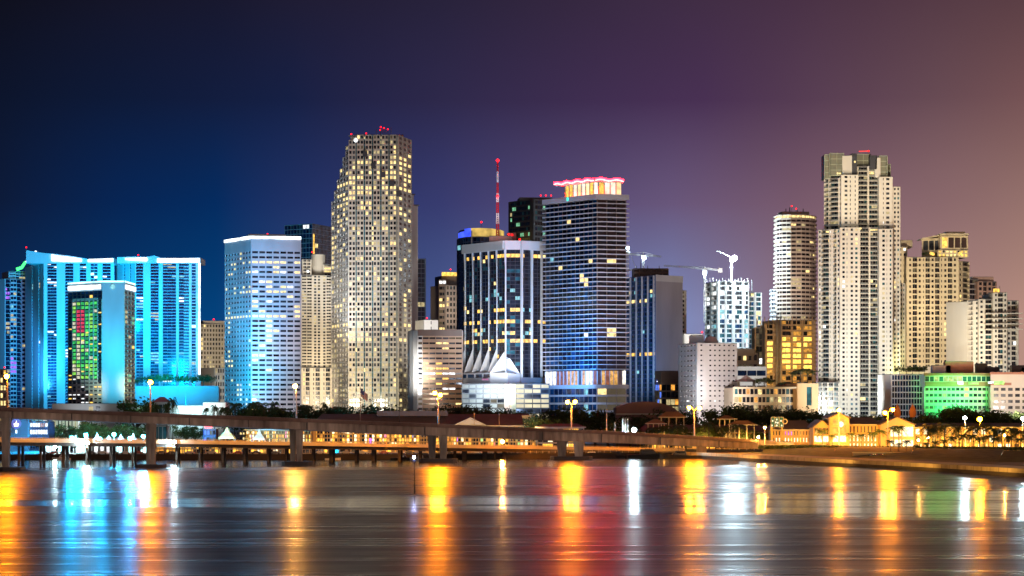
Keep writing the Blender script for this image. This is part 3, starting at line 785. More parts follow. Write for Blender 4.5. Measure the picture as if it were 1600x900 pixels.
def fin(F, u, w, d, flare, wide=0.0):
    p, t, n, L = F
    q = lambda u, d, z: (p.x + t.x * u + n.x * d, p.y + t.y * u + n.y * d, z)
    m = MB()
    m.hexa([q(u - w, d, zf1), q(u + w, d, zf1), q(u + w, -.3, zf1), q(u - w, -.3, zf1), q(u - w, d, zw), q(u + w, d, zw), q(u + w, -.3, zw), q(u - w, -.3, zw)])
    if wide: m.hexa([q(u - w, d + .02, zu), q(u + w, d + .02, zu), q(u + w, .1, zu), q(u - w, .1, zu), q(u - w - wide, d + .3, zw), q(u + w, d + .3, zw), q(u + w, .1, zw), q(u - w - wide, .1, zw)])
    if flare: m.hexa([q(u - w, flare, zf0), q(u + w, flare, zf0), q(u + w, -.3, zf0), q(u - w, -.3, zf0), q(u - w, d, zf1), q(u + w, d, zf1), q(u + w, -.3, zf1), q(u - w, -.3, zf1)])
    else: m.hexa([q(u - w, d, z0), q(u + w, d, z0), q(u + w, -.3, z0), q(u - w, -.3, z0), q(u - w, d - .02, zf1), q(u + w, d - .02, zf1), q(u + w, -.3, zf1), q(u - w, -.3, zf1)])
    m.build('fin', WHITEW, b.root, b.loc)
for i in range(5): fin(F0, F0[3] * (.035 + .195 * i), .24, .5, 6.8, .55)
fin(FM, .4, .4, .8, 8.5, .6); fin(F1, .4, .45, 1.5, 0, .2); fin(F1, F1[3] * .42, .4, 1.3, 0, .2); fin(F1, F1[3] * .80, .4, 1.3, 0, .2)
# flared skirt with a row of square windows
LEDGE = [('W', 1)] * 5
q = lambda F, u, d: F[0] + F[1] * u + F[2] * d
A, B_ = q(F0, -1, 7.7), q(F0, F0[3] - 3, 7.7)
b.facade(A, B_, Z(612, 1485), Z(583, 1485), 2, LEDGE, BLUEW, lit=0, dark=[(G_BLUE, 3), (G_NAVY, 1)], sb=.50, st=.1, wr=.66)
b.core([A, B_, q(F0, F0[3], -2), q(F0, 0, -2)], Z(612, 1485), Z(583, 1485), BLUEW, .5, roof=BLUEW)
pq = MB(); e0, e1, e2, e3 = q(F0, F0[3] - 3, 8.4), q(FM, 1.5, 9), q(FM, FM[3], 1.0), q(FM, 0, -.5)
pq.prism([e0, e1, e2, e3], Z(614, 1485), [Z(583, 1485), Z(583, 1485), Z(585, 1485), Z(548, 1485)])
pq.build('corner_skirt', WHITEW, b.root, b.loc)
b.fb('wall', PINKW, F1, 0, F1[3] + .5, -.3, .8, Z(600, 1485), z0)
# lettering too small to read, and a coloured mark
for k, u in enumerate((2.2, 3.2, 3.9, 4.7, 5.5, 6.2)):
    m = MB(); e = q(FM, u, 1.0 + (8.2 - u) * .55); m.box(e.x - .28, e.x + .28, e.y - .9, e.y - .6, Z(585.4 - (k % 2) * .6, 1480), Z(583, 1480)); m.build('sign_letter', BRONZE, b.root, b.loc)
m = MB(); m.box(B_.x - 5, B_.x - 1.5, B_.y - .8, B_.y - .3, Z(594, 1475), Z(591.5, 1475)); m.build('sign_plate', emit('magenta_sign', (.7, .1, .35), .8), b.root, b.loc)
# roof plant and mast
tower(b, deep(P(765, 1500), P(800, 1500), 14), zt, Z(369, 1500), PINKW, [PLAIN], 1)
tower(b, deep(P(792, 1502), P(806, 1502), 10), zt, Z(364, 1500), CONC_D, [PLAIN], 1)
MR = solid('red_mast_paint', (.50, .02, .03), .5, .1); MW = solid('white_mast_paint', (.75, .75, .75), .5, .1)
mx, my = X(777.5, 1503), 1503
stops = [369, 350, 333, 316, 302, 285, 268, 252]
for i, (a_, c_) in enumerate(zip(stops, stops[1:])):
    m = MB(); r0, r1 = 1.25 - .13 * i, 1.25 - .13 * (i + 1)
    for s in (-1, 1):
        for s2 in (-1, 1): m.tube([(mx + s * r0 * .6, my + s2 * r0 * .6, Z(a_, 1503)), (mx + s * r1 * .6, my + s2 * r1 * .6, Z(c_, 1503))], .30, .28, 6)
    nb = 5
    for k in range(nb):
        za = Z(a_, 1503) + (Z(c_, 1503) - Z(a_, 1503)) * k / nb; zb2 = Z(a_, 1503) + (Z(c_, 1503) - Z(a_, 1503)) * (k + 1) / nb
        m.tube([(mx - r0 * .6, my - .5, za), (mx + r1 * .6, my - .5, zb2)], .16, None, 5); m.tube([(mx + r0 * .6, my - .5, za), (mx - r1 * .6, my - .5, zb2)], .16, None, 5)
    m.build('mast_section', MR if i % 2 == 0 else MW, b.root, b.loc)
BIGR = emit('red_mast_lamp', (1, .004, .006), 8, False)
for py, r in ((251, .9), (307, .75)):
    m = MB(); m.ball((mx, my - 1.2, Z(py, 1503)), r, BIGR); m.build('aviation_light', None, b.root, b.loc)
for px, py in ((795, 366), (800, 367), (812, 374)): b.beacon(px, py, 1500, RED_L, 0.59, 4)
b.finish()
# its parking base
ROOFL = solid('grey_garage_slab', (.16, .18, .19), .8)
b = Bld('parking_garage', 'white lit parking garage at the foot of the tower with flared fins', 'building', 790, 1455)
b.facade(P(722, 1462), P(788, 1455), GZ, Z(600, 1458), 12, [('s', 1), ('s', 1)], ROOFL, proud=.5, lit=1, pal=[(emit('garage_light_cool', (.80, .97, 1), .8, True, False, .04), 1)], smat=ROOFL, sb=.2, st=.1)
b.facade(P(788, 1455), P(796, 1455), GZ, Z(600, 1455), 1, PLAIN, PINKW, proud=1.2)
b.facade(P(796, 1455), P(800, 1455), GZ, Z(600, 1455), 12, [('s', 1)], BLUEW, proud=.5, lit=1, pal=[(emit('garage_light_warm', (1, .88, .55), .75, True, False, .04), 1)], smat=BLUEW, sb=.16, st=.1)
b.facade(P(800, 1455), P(806, 1455), GZ, Z(600, 1455), 1, PLAIN, solid('green_grey_wall', (.36, .42, .34)), proud=1.0)
b.facade(P(806, 1455), P(858, 1460), GZ, Z(600, 1455), 12, [('s', 1), ('s', 1)], ROOFL, proud=.5, lit=1, pal=[(MATS['garage_light_warm'], 1)], smat=ROOFL, sb=.2, st=.1)
b.core([P(722, 1462), P(788, 1455), P(858, 1460), P(858, 1460) + Vector((0, 12)), P(722, 1462) + Vector((0, 30))], GZ, Z(600, 1458), BLUEW, 1.0, roof=ROOFG)
b.finish()

# 17 dark tower with green white floors behind
b = Bld('office_tower', 'dark office tower with a few greenish lit floors between mast and wavy roof', 'skyscraper', 840, 2000, maxwin=80)
Ld, Cd, Rd = P(795, 2030), P(833, 2000), P(870, 2020)
def dk(f, c, n):
    if f == n - 5 and c < 9: return L_WHITE
    if f in (n - 2, n - 7, n - 9) and b.rnd.random() < .35: return L_GRN
    if f in (n - 12,) and b.rnd.random() < .4: return L_CYAN
tower(b, [Ld, Cd, Rd, back(Ld, Cd, Rd)], GZ, Z(312, 2005), DARKM, [[('x', .15), ('g', 1), ('g', 1), ('x', .3)], [('x', .15), ('g', 1), ('g', 1), ('x', .1)]], 44, lit=.035, fn=dk, pal=[(L_GRN, 2), (L_WHITE, 1), (L_SOFT, 2)], dark=[(G_TEAL, 1), (G_DARK, 3), (G_NAVY, 2)], sb=.22, st=.12, smat=DARKM)
tower(b, deep(P(812, 2010), P(862, 2012), 20), Z(312, 2005), Z(308, 2005), DARKM, [PLAIN], 1)
for px in (845, 853, 861): b.beacon(px, 305.5, 2012, RED_L, 0.59, 3)
b.finish()

# 18 balcony tower with a glowing pavilion under a wavy red roof
b = Bld('hotel_tower', 'dark balconied tower topped by a glowing pavilion under a wavy red-edged roof', 'skyscraper', 933, 1430)
Lv, Cv, Rv = P(853, 1469), P(933, 1430), P(978, 1436)
zt, z0 = Z(311, 1432), Z(602, 1435)
z1 = Z(577, 1432)
SLAB = solid('white_balcony_slab', (.56, .54, .55), .6, .05)
def vf(f, c, n):
    if f == 11 and 100 < c: return None
    if f in (n - 13, n - 14, n - 15) and b.rnd.random() < .05: return 'lit'
    if f == 11 and 22 <= c <= 26: return L_CYAN
kw = dict(proud=1.5, lit=.012, fn=vf, pal=[(L_WARM, 3), (L_WHITE, 1), (L_CYAN, 1)], smat=SLAB, sb=.12, st=.07, dark=[(G_NAVY, 3), (G_DARK, 3), (G_BLUE, 3)])
b.core([Lv, Cv, Rv, back(Lv, Cv, Rv)], GZ, zt, DARKM, 1.2, roof=SLAB)
b.facade(Lv, Cv, z1, zt, 37, [('s', 1)] * 6, CONC_D, ext=(1.5, 1.2), **kw)
kw.update(dark=[(G_DARK, 3), (solid('brown_glass', (.06, .04, .04), .25), 3)])
b.facade(Cv, Rv, z1, zt, 37, [('s', 1)] * 3, CONC_D, ext=(.3, 1.5), dz=.004, **kw)
for i, (a_, c_) in enumerate(((Lv, Cv), (Cv, Rv))):
    F_ = b.frame(a_, c_)
    b.fb('parapet', SLAB, F_, -1.5, F_[3] + 1.3, -1.5, 1.6, zt + .004 * i, zt + 2.6 + .004 * i)
    # lit double height lobby with hanging drapes
    n = 14 if i == 0 else 7; w = F_[3] / n
    dr = [emit('lobby_amber', (.9, .45, .10), 1.0), emit('lobby_white', (1, .92, .75), 1.5), emit('lobby_brown', (.45, .14, .05), .7), emit('lobby_dark', (.25, .12, .12), .3)]
    for k in range(n):
        b.fbo('lobby_window', b.rnd.choice(dr if k > n * .15 or i else dr[1:2]), F_, k * w + .15, (k + 1) * w - .15, -.3, 0, z0, z1 - .8)
        b.fbo('lobby_column', SLAB, F_, k * w - .15, k * w + .15, -.3, .6, z0, z1 - .8)
    b.fb('slab', SLAB, F_, -1, F_[3] + 1, -.5, 1.9, z0 - 1.6 + .004 * i, z0 + .3 + .004 * i)
kw.update(lit=.12, pal=[(L_CYAN, 2), (L_WHITE, 1), (L_WARM, 1)], dark=[(G_BLUE, 2), (G_NAVY, 1)], sb=.18)
b.facade(Lv, Cv, GZ, z0 - 1.6, 7, [('s', 1)] * 6, CONC_D, ext=(1, 1.0), **kw)
kw.update(pal=[(L_WARM, 1)], dark=[(MATS['brown_glass'], 1), (G_DIM, 1)])
b.facade(Cv, Rv, GZ, z0 - 1.6, 7, [('s', 1)] * 3, PINKW, ext=(.2, 1), dz=.004, **kw)
# pavilion
FL = b.frame(Lv, Cv); FRr = b.frame(Cv, Rv)
q = lambda F, u, d: F[0] + F[1] * u + F[2] * d
pa, pc = q(FL, FL[3] * .33, -2.2), q(FL, FL[3] - 1.6, -2.2); pr = pc + FRr[1] * (FRr[3] * .80)
pv = emit('pavilion_glow', (1, .74, .36), 1.5, True, True, .12); pv2 = emit('pavilion_amber', (1, .55, .10), 1.3); pv3 = emit('pavilion_white', (1, .90, .70), 1.7, True, False, .12)
zp0, zp1 = zt + 2.6, Z(288, 1440)
b.core([pa, pc, pr, back(pa, pc, pr)], zt, zp1 + .8, SLAB, .6, part='pavilion_core')
for (a_, c_, n) in ((pa, pc, 8), (pc, pr, 4)):
    F_ = b.frame(a_, c_); w = F_[3] / n
    for k in range(n):
        b.fbo('pavilion_window', b.rnd.choice([pv, pv3, pv3, pv2]), F_, k * w + .25, (k + 1) * w - .25, -.4, 0, zp0 + .004, zp1 + (.8 if k else .5))
        b.fbo('pavilion_column', SLAB, F_, k * w - .25, k * w + .25, -.4, .5, zp0, zp1 + 1)
# wavy roof with a neon edge
def wave(s): return .38 * math.sin(s * 2 * math.pi / 9.5)
NEON = emit('red_neon', (1, .0005, .0011), 520, False, True); NEONP = emit('pale_neon', (1, .55, .50), 3.5, False)
ra, rc = q(FL, FL[3] * .22, 1.2), q(FL, FL[3] - .6, 1.2); rr = rc + FRr[1] * (FRr[3] * .98)
roofp, red_, pale_ = MB(), MB(), MB()
inn = (FL[2] + FRr[2]).normalized()
s = 0.0
for (a_, c_, dr_) in ((ra, rc, -FL[2]), (rc, rr, -FRr[2])):
    Lr = (c_ - a_).length; n = 26; t_ = (c_ - a_) / n
    for k in range(n):
        e, g = a_ + t_ * k, a_ + t_ * (k + 1); za_, zb_ = zp1 + 1.6 + wave(s), zp1 + 1.6 + wave(s + Lr / n); s += Lr / n
        ei, gi = e + dr_ * 15, g + dr_ * 15
        roofp.hexa([(e.x, e.y, za_ - .9), (g.x, g.y, zb_ - .9), (gi.x, gi.y, zb_ - .9), (ei.x, ei.y, za_ - .9), (e.x, e.y, za_ + .5), (g.x, g.y, zb_ + .5), (gi.x, gi.y, zb_ + .5), (ei.x, ei.y, za_ + .5)])
        o_ = -dr_ * .9
        red_.tube([(e.x + o_.x, e.y + o_.y, za_ + .75), (g.x + o_.x, g.y + o_.y, zb_ + .75)], .32, None, 6)
        pale_.tube([(e.x + o_.x, e.y + o_.y, za_ - .1), (g.x + o_.x, g.y + o_.y, zb_ - .1)], .24, None, 6)
roofp.build('wavy_roof', SLAB, b.root, b.loc); red_.build('neon_edge', NEON, b.root, b.loc); pale_.build('roof_light', NEONP, b.root, b.loc)
F_ = FL; b.fb('green_lamp', emit('teal_lamp', (.05, 1, .7), 1.6, False), F_, FL[3] * .46, FL[3] * .46 + 1.6, 1.5, 1.8, Z(316, 1460), Z(311, 1460))
b.finish()

# 19 blue glass tower with a blank side wall
b = Bld('glass_tower', 'blue glass tower with white fins and a blank pale right wall', 'skyscraper', 1023, 1530)
Lb, Cb, Rb = P(967, 1572), P(1024, 1530), P(1066, 1548)
zt = Z(431, 1535)
def gb(f, c, n):
    if f == n - 6 and c < 60: return L_WARM if b.rnd.random() < .7 else None
    if f == n - 4 and b.rnd.random() < .35: return 'lit'
    if f in (19, 7) and b.rnd.random() < .85: return L_YEL if f == 19 else L_WARM
tower(b, [Lb, Cb, Rb, back(Lb, Cb, Rb)], GZ, zt, LILAC, [([('g', 1)] * 2, dict(smat=solid('blue_spandrel', (.03, .10, .25), .3)))], 37, lit=.03, fn=gb, pal=[(L_CYAN, 3), (L_WARM, 2)], dark=[(G_BLUE, 4), (G_TEAL, 2), (G_NAVY, 2)], sb=.18, st=.1)
F_ = b.frame(Lb, Cb)
for k in range(7): b.fbo('fin', WHITEW, F_, F_[3] * (.02 + .158 * k), F_[3] * (.02 + .158 * k) + .55, -.2, 1.0, GZ, zt)
b.fb('wall', WHITEW, b.frame(Cb, Rb), 0, b.frame(Cb, Rb)[3], .3, .6, Z(440, 1535), zt + .4)
tower(b, deep(P(990, 1556), P(1044, 1556), 16), zt, Z(419, 1550), BRONZE, [[('s', 1)] * 3], 2, lit=0)
for px in (994, 1001, 1012, 1030): mast(b, px, 1557, 421, 408 if px == 1001 else 415)
b.finish()
b = Bld('office_tower', 'thin cream tower edge showing behind the blank wall of the blue glass tower', 'skyscraper', 1068, 1750, maxwin=30)
tower(b, deep(P(1055, 1750), P(1072, 1752), 20), GZ, Z(454, 1750), CREAM2, [[('x', 2), ('w', 1), ('x', .4)]], 34, lit=.08)
b.finish()
b = Bld('glass_annex', 'curved glass annex with colourful shop displays beside the white block', 'building', 1042, 1480, maxwin=60)
arc = [P(1024, 1490), P(1034, 1480), P(1048, 1477), P(1061, 1480)]
for a_, c_ in zip(arc, arc[1:]):
    b.facade(a_, c_, GZ, Z(600, 1480), 8, [('g', 1)], BRONZE, lit=.75, pal=[(L_AMB, 3), (L_PUR, 1), (L_WHITE, 1), (L_BLUE, 1), (L_SOFT, 3)], dark=[(G_DARK, 1)], sb=.14, st=.1, smat=BRONZE)
    b.facade(a_, c_, Z(600, 1480), Z(580, 1480), 1, PLAIN, BRONZE)
b.core(arc + [P(1061, 1500), P(1024, 1510)], GZ, Z(580, 1480), BRONZE, .8, roof=ROOFG)
F_ = b.frame(arc[0], arc[2]); b.fb('blue_sign', emit('blue_sign_panel', (.04, .08, .6), .5), F_, 3, 8.5, 1.2, 1.5, Z(601, 1480), Z(593, 1480))
b.fb('sign_lettering', L_WHITE, F_, 3.6, 7.9, 1.5, 1.6, Z(596.4, 1480), Z(595.2, 1480))
b.finish()

# 20 white block with small windows
b = Bld('apartment_block', 'plain white block with rows of small dark windows below the cranes', 'building', 1090, 1400)
Lw, Cw, Rw = P(1061, 1436), P(1090, 1400), P(1151, 1410)
zt = Z(536, 1402)
tower(b, [Lw, Cw, Rw, back(Lw, Cw, Rw)], GZ, zt, WHITEW, [[('x', .3), ('n', 1), ('n', 1), ('w', .9), ('w', .9), ('n', 1), ('x', .2)], [('x', .25), ('n', 1), ('x', .9), ('n', 1), ('n', 1), ('n', 1), ('n', 1), ('n', 1), ('n', 1), ('x', .2)]], 20, lit=.06, pal=[(L_WARM, 1), (L_WHITE, 2)], dark=[(G_DARK, 3), (G_GREY, 4)], sb=.42, st=.28, wr=.8)
tower(b, deep(P(1080, 1415), P(1099, 1415), 12), zt, Z(524, 1410), WHITEW, [PLAIN], 1)
m = b.mb('roof_dome', WHITEW); m.ball((X(1111, 1418), 1418, zt), 4.2, None, 12, 8)
b.finish()
b = Bld('rooftop_block', 'white lit rooftop block with a red lamp behind the plain white block', 'building', 1085, 1640, maxwin=6)
tower(b, deep(P(1070, 1640), P(1098, 1644), 24), GZ, Z(522, 1640), WHITEW, [[('x', 1), ('n', .4), ('x', 1)]], 20, lit=.2)
b.beacon(1097, 519, 1646, RED_L, 0.59)
b.finish()

# 21 tower under construction
b = Bld('unfinished_tower', 'unfinished concrete tower glaring white under work lights and a crane', 'skyscraper', 1135, 2050)
RAWC = solid('raw_concrete', (.52, .52, .50), .8)
def cf(f, c, n):
    k = f / n
    if k > .8: return L_WHITE if b.rnd.random() < .25 else G_GREY
    if b.rnd.random() < .10: return L_WHITE
La, Ca, Ra = P(1102, 2085), P(1122, 2050), P(1170, 2058)
DKC = [(G_BLUE, 4), (G_TEAL, 3), (G_GREY, 2)]
tower(b, [La, Ca, Ra, back(La, Ca, Ra)], GZ, Z(440, 2055), RAWC, [[('b', 1), ('x', .3), ('b', 1), ('x', .2)], [('x', .3), ('b', 1.2), ('x', .25), ('b', 1.2), ('x', .5), ('B', 1.6), ('x', .3), ('b', 1)]], 32, inset=2.6, fn=cf, lit=.08, pal=[(L_CYAN, 2), (L_WARM, 1), (L_WHITE, 2)], dark=DKC, par=.6)
tower(b, deep(P(1170, 2066), P(1190, 2070), 26), GZ, Z(457, 2066), RAWC, [[('b', 1), ('x', .2), ('b', 1)]], 30, inset=2.6, lit=.15, pal=[(L_WARM, 2), (L_WHITE, 1)], dark=DKC, par=.6)
m = b.mb('top_formwork', RAWC)
for i in range(14):
    px = 1104 + i * 4.9; m.box(X(px, 2056), X(px, 2056) + .5, 2056, 2057, Z(440, 2055), Z(436 - (i % 3), 2055))
mast(b, 1175, 2070, 457, 437, .5)
b.finish()

# 23 rounded banded tower
b = Bld('condo_tower', 'rounded condo tower ringed by pale bands with a lit top floor', 'skyscraper', 1243, 2050)
BANDW = solid('warm_band_wall', (.52, .44, .36), .7, .06)
arc = [P(1211, 2066), P(1214, 2052), P(1222, 2044), P(1236, 2040), P(1252, 2040), P(1265, 2046), P(1272, 2056), P(1274, 2070)]
zt = Z(336, 2045)
def rf(f, c, n):
    if f == n - 1: return L_WARM
    if f in (n - 3, n - 7, n - 10, n - 20) and b.rnd.random() < .4: return 'lit'
for i, (a_, c_) in enumerate(zip(arc, arc[1:])):
    b.facade(a_, c_, GZ, zt, 52, [('s', 1)], BANDW, proud=1.2, lit=.10, fn=rf, pal=[(L_WARM, 2), (L_SOFT, 3)], dark=[(G_DARK, 2), (solid('brown_glass', (.06, .04, .04), .25), 2)], smat=BANDW, sb=.30, st=.16, dz=.004 * (i % 2), ext=(.35, .35))
b.core(arc + [P(1274, 2100), P(1211, 2100)], GZ, zt, BANDW, 1.2, roof=ROOFG)
arc2 = [P(1204, 2070), P(1206, 2058), P(1211, 2052), P(1214, 2050)]
for a_, c_ in zip(arc2, arc2[1:]): b.facade(a_, c_, GZ, Z(452, 2050), 34, [('s', 1)], BLUEW, proud=1.0, lit=.1, smat=BLUEW, sb=.26, st=.14)
b.core(arc2 + [P(1214, 2090), P(1204, 2090)], GZ, Z(452, 2050), BLUEW, .6, roof=ROOFG)
tower(b, deep(P(1222, 2056), P(1264, 2058), 16), zt, Z(330, 2050), BANDW, [PLAIN], 1)
for px, h_ in ((1228, 326), (1234, 324), (1246, 328), (1255, 326)): mast(b, px, 2060, 332, h_, .5)
for px, py in ((1237, 322), (1244, 326)): b.beacon(px, py, 2060, RED_L, 0.59, 5)
b.finish()

# 24 yellow lit construction frame
b = Bld('unfinished_building', 'unfinished concrete frame lit bright yellow from inside', 'building', 1230, 1720)
FRAME = solid('brown_frame_concrete', (.36, .29, .22), .85)
WORK = emit('yellow_work_light', (1, .60, .10), 2.2, True, False, .9); WORKD = emit('amber_work_light', (1, .45, .06), .7)  # glowing sheets fill the open bays in place of lamps inside
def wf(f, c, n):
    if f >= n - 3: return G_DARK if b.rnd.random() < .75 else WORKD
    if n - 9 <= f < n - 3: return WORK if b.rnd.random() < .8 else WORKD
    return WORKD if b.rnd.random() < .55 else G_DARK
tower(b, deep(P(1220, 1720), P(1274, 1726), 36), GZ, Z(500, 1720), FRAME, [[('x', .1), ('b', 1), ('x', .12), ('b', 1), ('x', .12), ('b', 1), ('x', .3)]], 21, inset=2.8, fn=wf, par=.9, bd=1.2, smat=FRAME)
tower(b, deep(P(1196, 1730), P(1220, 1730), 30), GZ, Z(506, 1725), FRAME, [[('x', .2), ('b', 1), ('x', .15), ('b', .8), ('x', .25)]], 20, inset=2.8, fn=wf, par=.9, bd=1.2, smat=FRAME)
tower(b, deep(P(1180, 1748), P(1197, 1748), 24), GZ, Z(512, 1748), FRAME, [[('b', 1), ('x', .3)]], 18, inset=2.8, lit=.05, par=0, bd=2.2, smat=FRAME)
m = b.mb('column_stub', FRAME)
for i in range(15):
    px = 1182 + i * 6.2; m.box(X(px, 1722), X(px, 1722) + .5, 1722, 1722.6, Z(512, 1720), Z(497 - (i * 7 % 4), 1720))
b.finish()
b = Bld('hoist_tower', 'slim vertical hoist mast before the yellow lit construction frame', 'hoist', 1217, 1712, maxwin=0)
m = MB()
for s in (-1, 1): m.tube([(X(1217, 1712) + s * 1.3, 1712, GZ), (X(1217, 1712) + s * 1.3, 1712, Z(488, 1712))], .3)
for k in range(22):
    z_ = GZ + k * 3.1; m.tube([(X(1217, 1712) - 1.3, 1712, z_), (X(1217, 1712) + 1.3, 1712, z_ + 3.1)], .18, None, 5)
m.build('mast', STEEL, b.root, b.loc); b.finish()

# 25 low white blocks beside it
b = Bld('office_block', 'low cream block with a flat dark roof behind the pavilion roof', 'building', 1165, 1560, maxwin=30)
tower(b, deep(P(1151, 1560), P(1184, 1564), 24), GZ, Z(552, 1560), CREAM, [[('w', 1)] * 4], 9, lit=.1)
tower(b, deep(P(1150, 1558), P(1178, 1562), 26), Z(556, 1560), Z(545, 1560), CREAM, [PLAIN], 1)
b.finish()
b = Bld('office_block', 'white block with two long dark window bands left of the yellow frame', 'building', 1175, 1500, maxwin=30)
tower(b, deep(P(1152, 1500), P(1197, 1504), 24), GZ, Z(573, 1500), WHITEW, [[('s', 1)] * 3], 5, lit=.05, sb=.4, st=.25, smat=WHITEW, dark=[(G_NAVY, 2), (L_PUR, 0), (G_DARK, 1)])
b.finish()
# 26 low hotel with a colonnade
b = Bld('hotel_block', 'long low cream hotel with a row of tall dark openings', 'building', 1200, 1380, maxwin=100)
tower(b, deep(P(1147, 1380), P(1246, 1384), 26), GZ, Z(606, 1380), CREAM, [[('W', 1)] * 16], 7, lit=.45, pal=[(L_AMB, 2), (L_SOFT, 3), (L_WARM, 2)], dark=[(G_DARK, 3), (G_TEAL, 1)], sb=.22, st=.12, wr=.62)
tower(b, deep(P(1246, 1378), P(1278, 1381), 30), GZ, Z(599, 1380), solid('apricot_wall', (.58, .40, .22), .7), [[('x', 1), ('W', .7), ('x', .7)]], 2, lit=0, dark=[(G_TEAL, 1)])
b.mb('cornice', CREAM).box(X(1146, 1379), X(1247, 1379), 1378.4, 1379.5, Z(607, 1379), Z(604.5, 1379))
b.finish()
b = Bld('garden_pavilion', 'small pagoda roofed pavilion on the roof edge of the low cream hotel', 'pavilion', 1166, 1390, z=Z(606, 1390), maxwin=0)
cx, cy = X(1166, 1392), 1392
m = MB()
for s in (-1, 1):
    for s2 in (-1, 1): m.tube([(cx + s * 4.2, cy + s2 * 4, Z(606, 1390)), (cx + s * 4.2, cy + s2 * 4, Z(595, 1390))], .35)
m.build('post', CREAM, b.root, b.loc)
m = MB(); h0, h1, h2 = Z(596, 1390), Z(592, 1390), Z(585.5, 1390)
for a in range(8):
    c0, c1 = a * math.pi / 4, (a + 1) * math.pi / 4
    e = lambda r, t, z: (cx + r * math.cos(t), cy + r * math.sin(t), z)
    m.quad(e(7.2, c0, h0), e(7.2, c1, h0), e(3.2, c1, h1), e(3.2, c0, h1)); m.tri(e(3.2, c0, h1), e(3.2, c1, h1), (cx, cy, h2))
    m.tri(e(7.2, c0, h0 - .1), e(7.2, c1, h0 - .1), (cx, cy, h0 + .2))
m.build('roof', PINKW, b.root, b.loc); b.finish()

# 27 great cream and white condominium tower
b = Bld('condo_tower', 'tallest cream condo tower on the right with a glass crown and stacked balconies', 'skyscraper', 1340, 1400, maxwin=100)
VW = solid('warm_white_wall', (.64, .60, .53), .7, .06)
GP = solid('green_glass_screen', (.36, .39, .29), .3)
FH = 7.4 / FPX * 1400
PALV = [(L_WARM, 3), (L_WHITE, 2), (L_SOFT, 3)]; DKV = [(G_DARK, 5), (G_GREY, 4), (G_TEAL, 1)]
def vol(px0, px1, Y, pyt, pyb, cols, d=24, sh=0, **kw):
    z0, z1 = (GZ if pyb is None else Z(pyb, 1400)), Z(pyt, 1400); n = max(1, round((z1 - z0) / FH))
    k = dict(inset=2.6, lit=.07, pal=PALV, dark=DKV, par=.8, pmat=solid('grey_rail_glass', (.16, .17, .16), .25), wr=.52, sb=.3, st=.2, proud=.35, bd=1.8); k.update(kw)
    a, c = P(px0, Y + sh), P(px1, Y)
    tower(b, deep(a, c, d), z0, z1, VW, [cols], n, **k)
vol(1279, 1313, 1400, 358, None, [('w', .7), ('B', 2.0), ('n', .55), ('x', .35), ('b', .9), ('w', .8)], 30, 7)
vol(1313, 1343, 1398, 356, None, [('x', .2), ('w', 1), ('n', .5), ('x', .3), ('w', 1), ('w', 1), ('x', .2)], 30)
vol(1343, 1374, 1404, 355, None, [('B', 1.5), ('x', .12), ('B', 1.5)], 26)
vol(1374, 1394, 1399, 358, None, [('x', .4), ('w', 1.2), ('n', .4), ('x', .3), ('w', .8)], 30)
vol(1394, 1406, 1408, 290, None, [('x', .3), ('w', 1), ('w', 1)], 26, 0)
vol(1406, 1414, 1418, 440, None, [('w', 1), ('w', 1)], 22, 0)
vol(1288, 1317, 1407, 276, 358, [('b', .9), ('B', 1.8), ('n', .6), ('x', .15)], 30, 7)
vol(1315, 1340, 1405, 272, 358, [('x', .3), ('w', 1), ('n', .6), ('x', .3), ('n', .6), ('x', .15)], 30)
vol(1340, 1374, 1411, 257, 356, [('B', 1.5), ('x', .12), ('B', 1.5), ('x', .1)], 24)
vol(1374, 1394, 1406, 275, 358, [('x', .5), ('n', .5), ('w', 1.2), ('x', .25)], 30)
# crown screens
def screen(px0, px1, Y, pyt, pyb, d=14):
    a, c = P(px0, Y), P(px1, Y); z0, z1 = Z(pyb, 1400), Z(pyt, 1400)
    tower(b, deep(a, c, d), z0, z1, GP, [[('g', 1)]], max(1, round((z1 - z0) / 3.4)), lit=0, dark=[(solid('screen_glass', (.19, .19, .14), .3), 1)], smat=GP, sb=.05, st=.05)
    for k in list(b.parts):
        if k[0] == 'curtain_wall': b.parts.pop(k).build('crown_screen', None, b.root, b.loc)
screen(1289, 1297, 1412, 238, 276); screen(1297, 1318, 1409, 237, 272); screen(1338, 1360, 1414, 237, 257); screen(1374, 1386, 1409, 241, 275); screen(1386, 1391, 1413, 253, 275)
for (x0, x1, pt, pb_, mm) in ((1317, 1331, 241, 272, VW), (1331, 1338, 238, 272, DARKM), (1360, 1370, 241, 262, DARKM), (1368, 1375, 244, 275, VW)):
    a, c = P(x0, 1408.5), P(x1, 1408.5); tower(b, deep(a, c, 12), Z(pb_, 1400), Z(pt, 1400), mm, [PLAIN], 1)
b.mb('podium_floor', VW)
vol(1276, 1311, 1392, 598, None, [('b', 1), ('b', 1), ('x', .12), ('b', 1), ('b', 1)], 10, 0, lit=.12, dark=[(G_TEAL, 1), (G_GREY, 1), (G_DARK, 1)])
b.beacon(1357, 236, 1418, RED_L, 0.45, 3)
m = MB(); m.tube([(X(1342, 1416), 1416, Z(236.5, 1416)), (X(1356, 1416), 1416, Z(236, 1416))], .35, None, 6, emit('dim_red_strip', (1, .05, .05), 1.2, False)); m.build('red_light_strip', None, b.root, b.loc)
for px, py in ((1309, 271), (1313, 271), (1336, 253), (1345, 357)):
    m = MB(); m.ball((X(px, 1396), 1396.5, Z(py, 1397)), .6, L_WARM); m.build('terrace_lamp', None, b.root, b.loc)
b.finish()

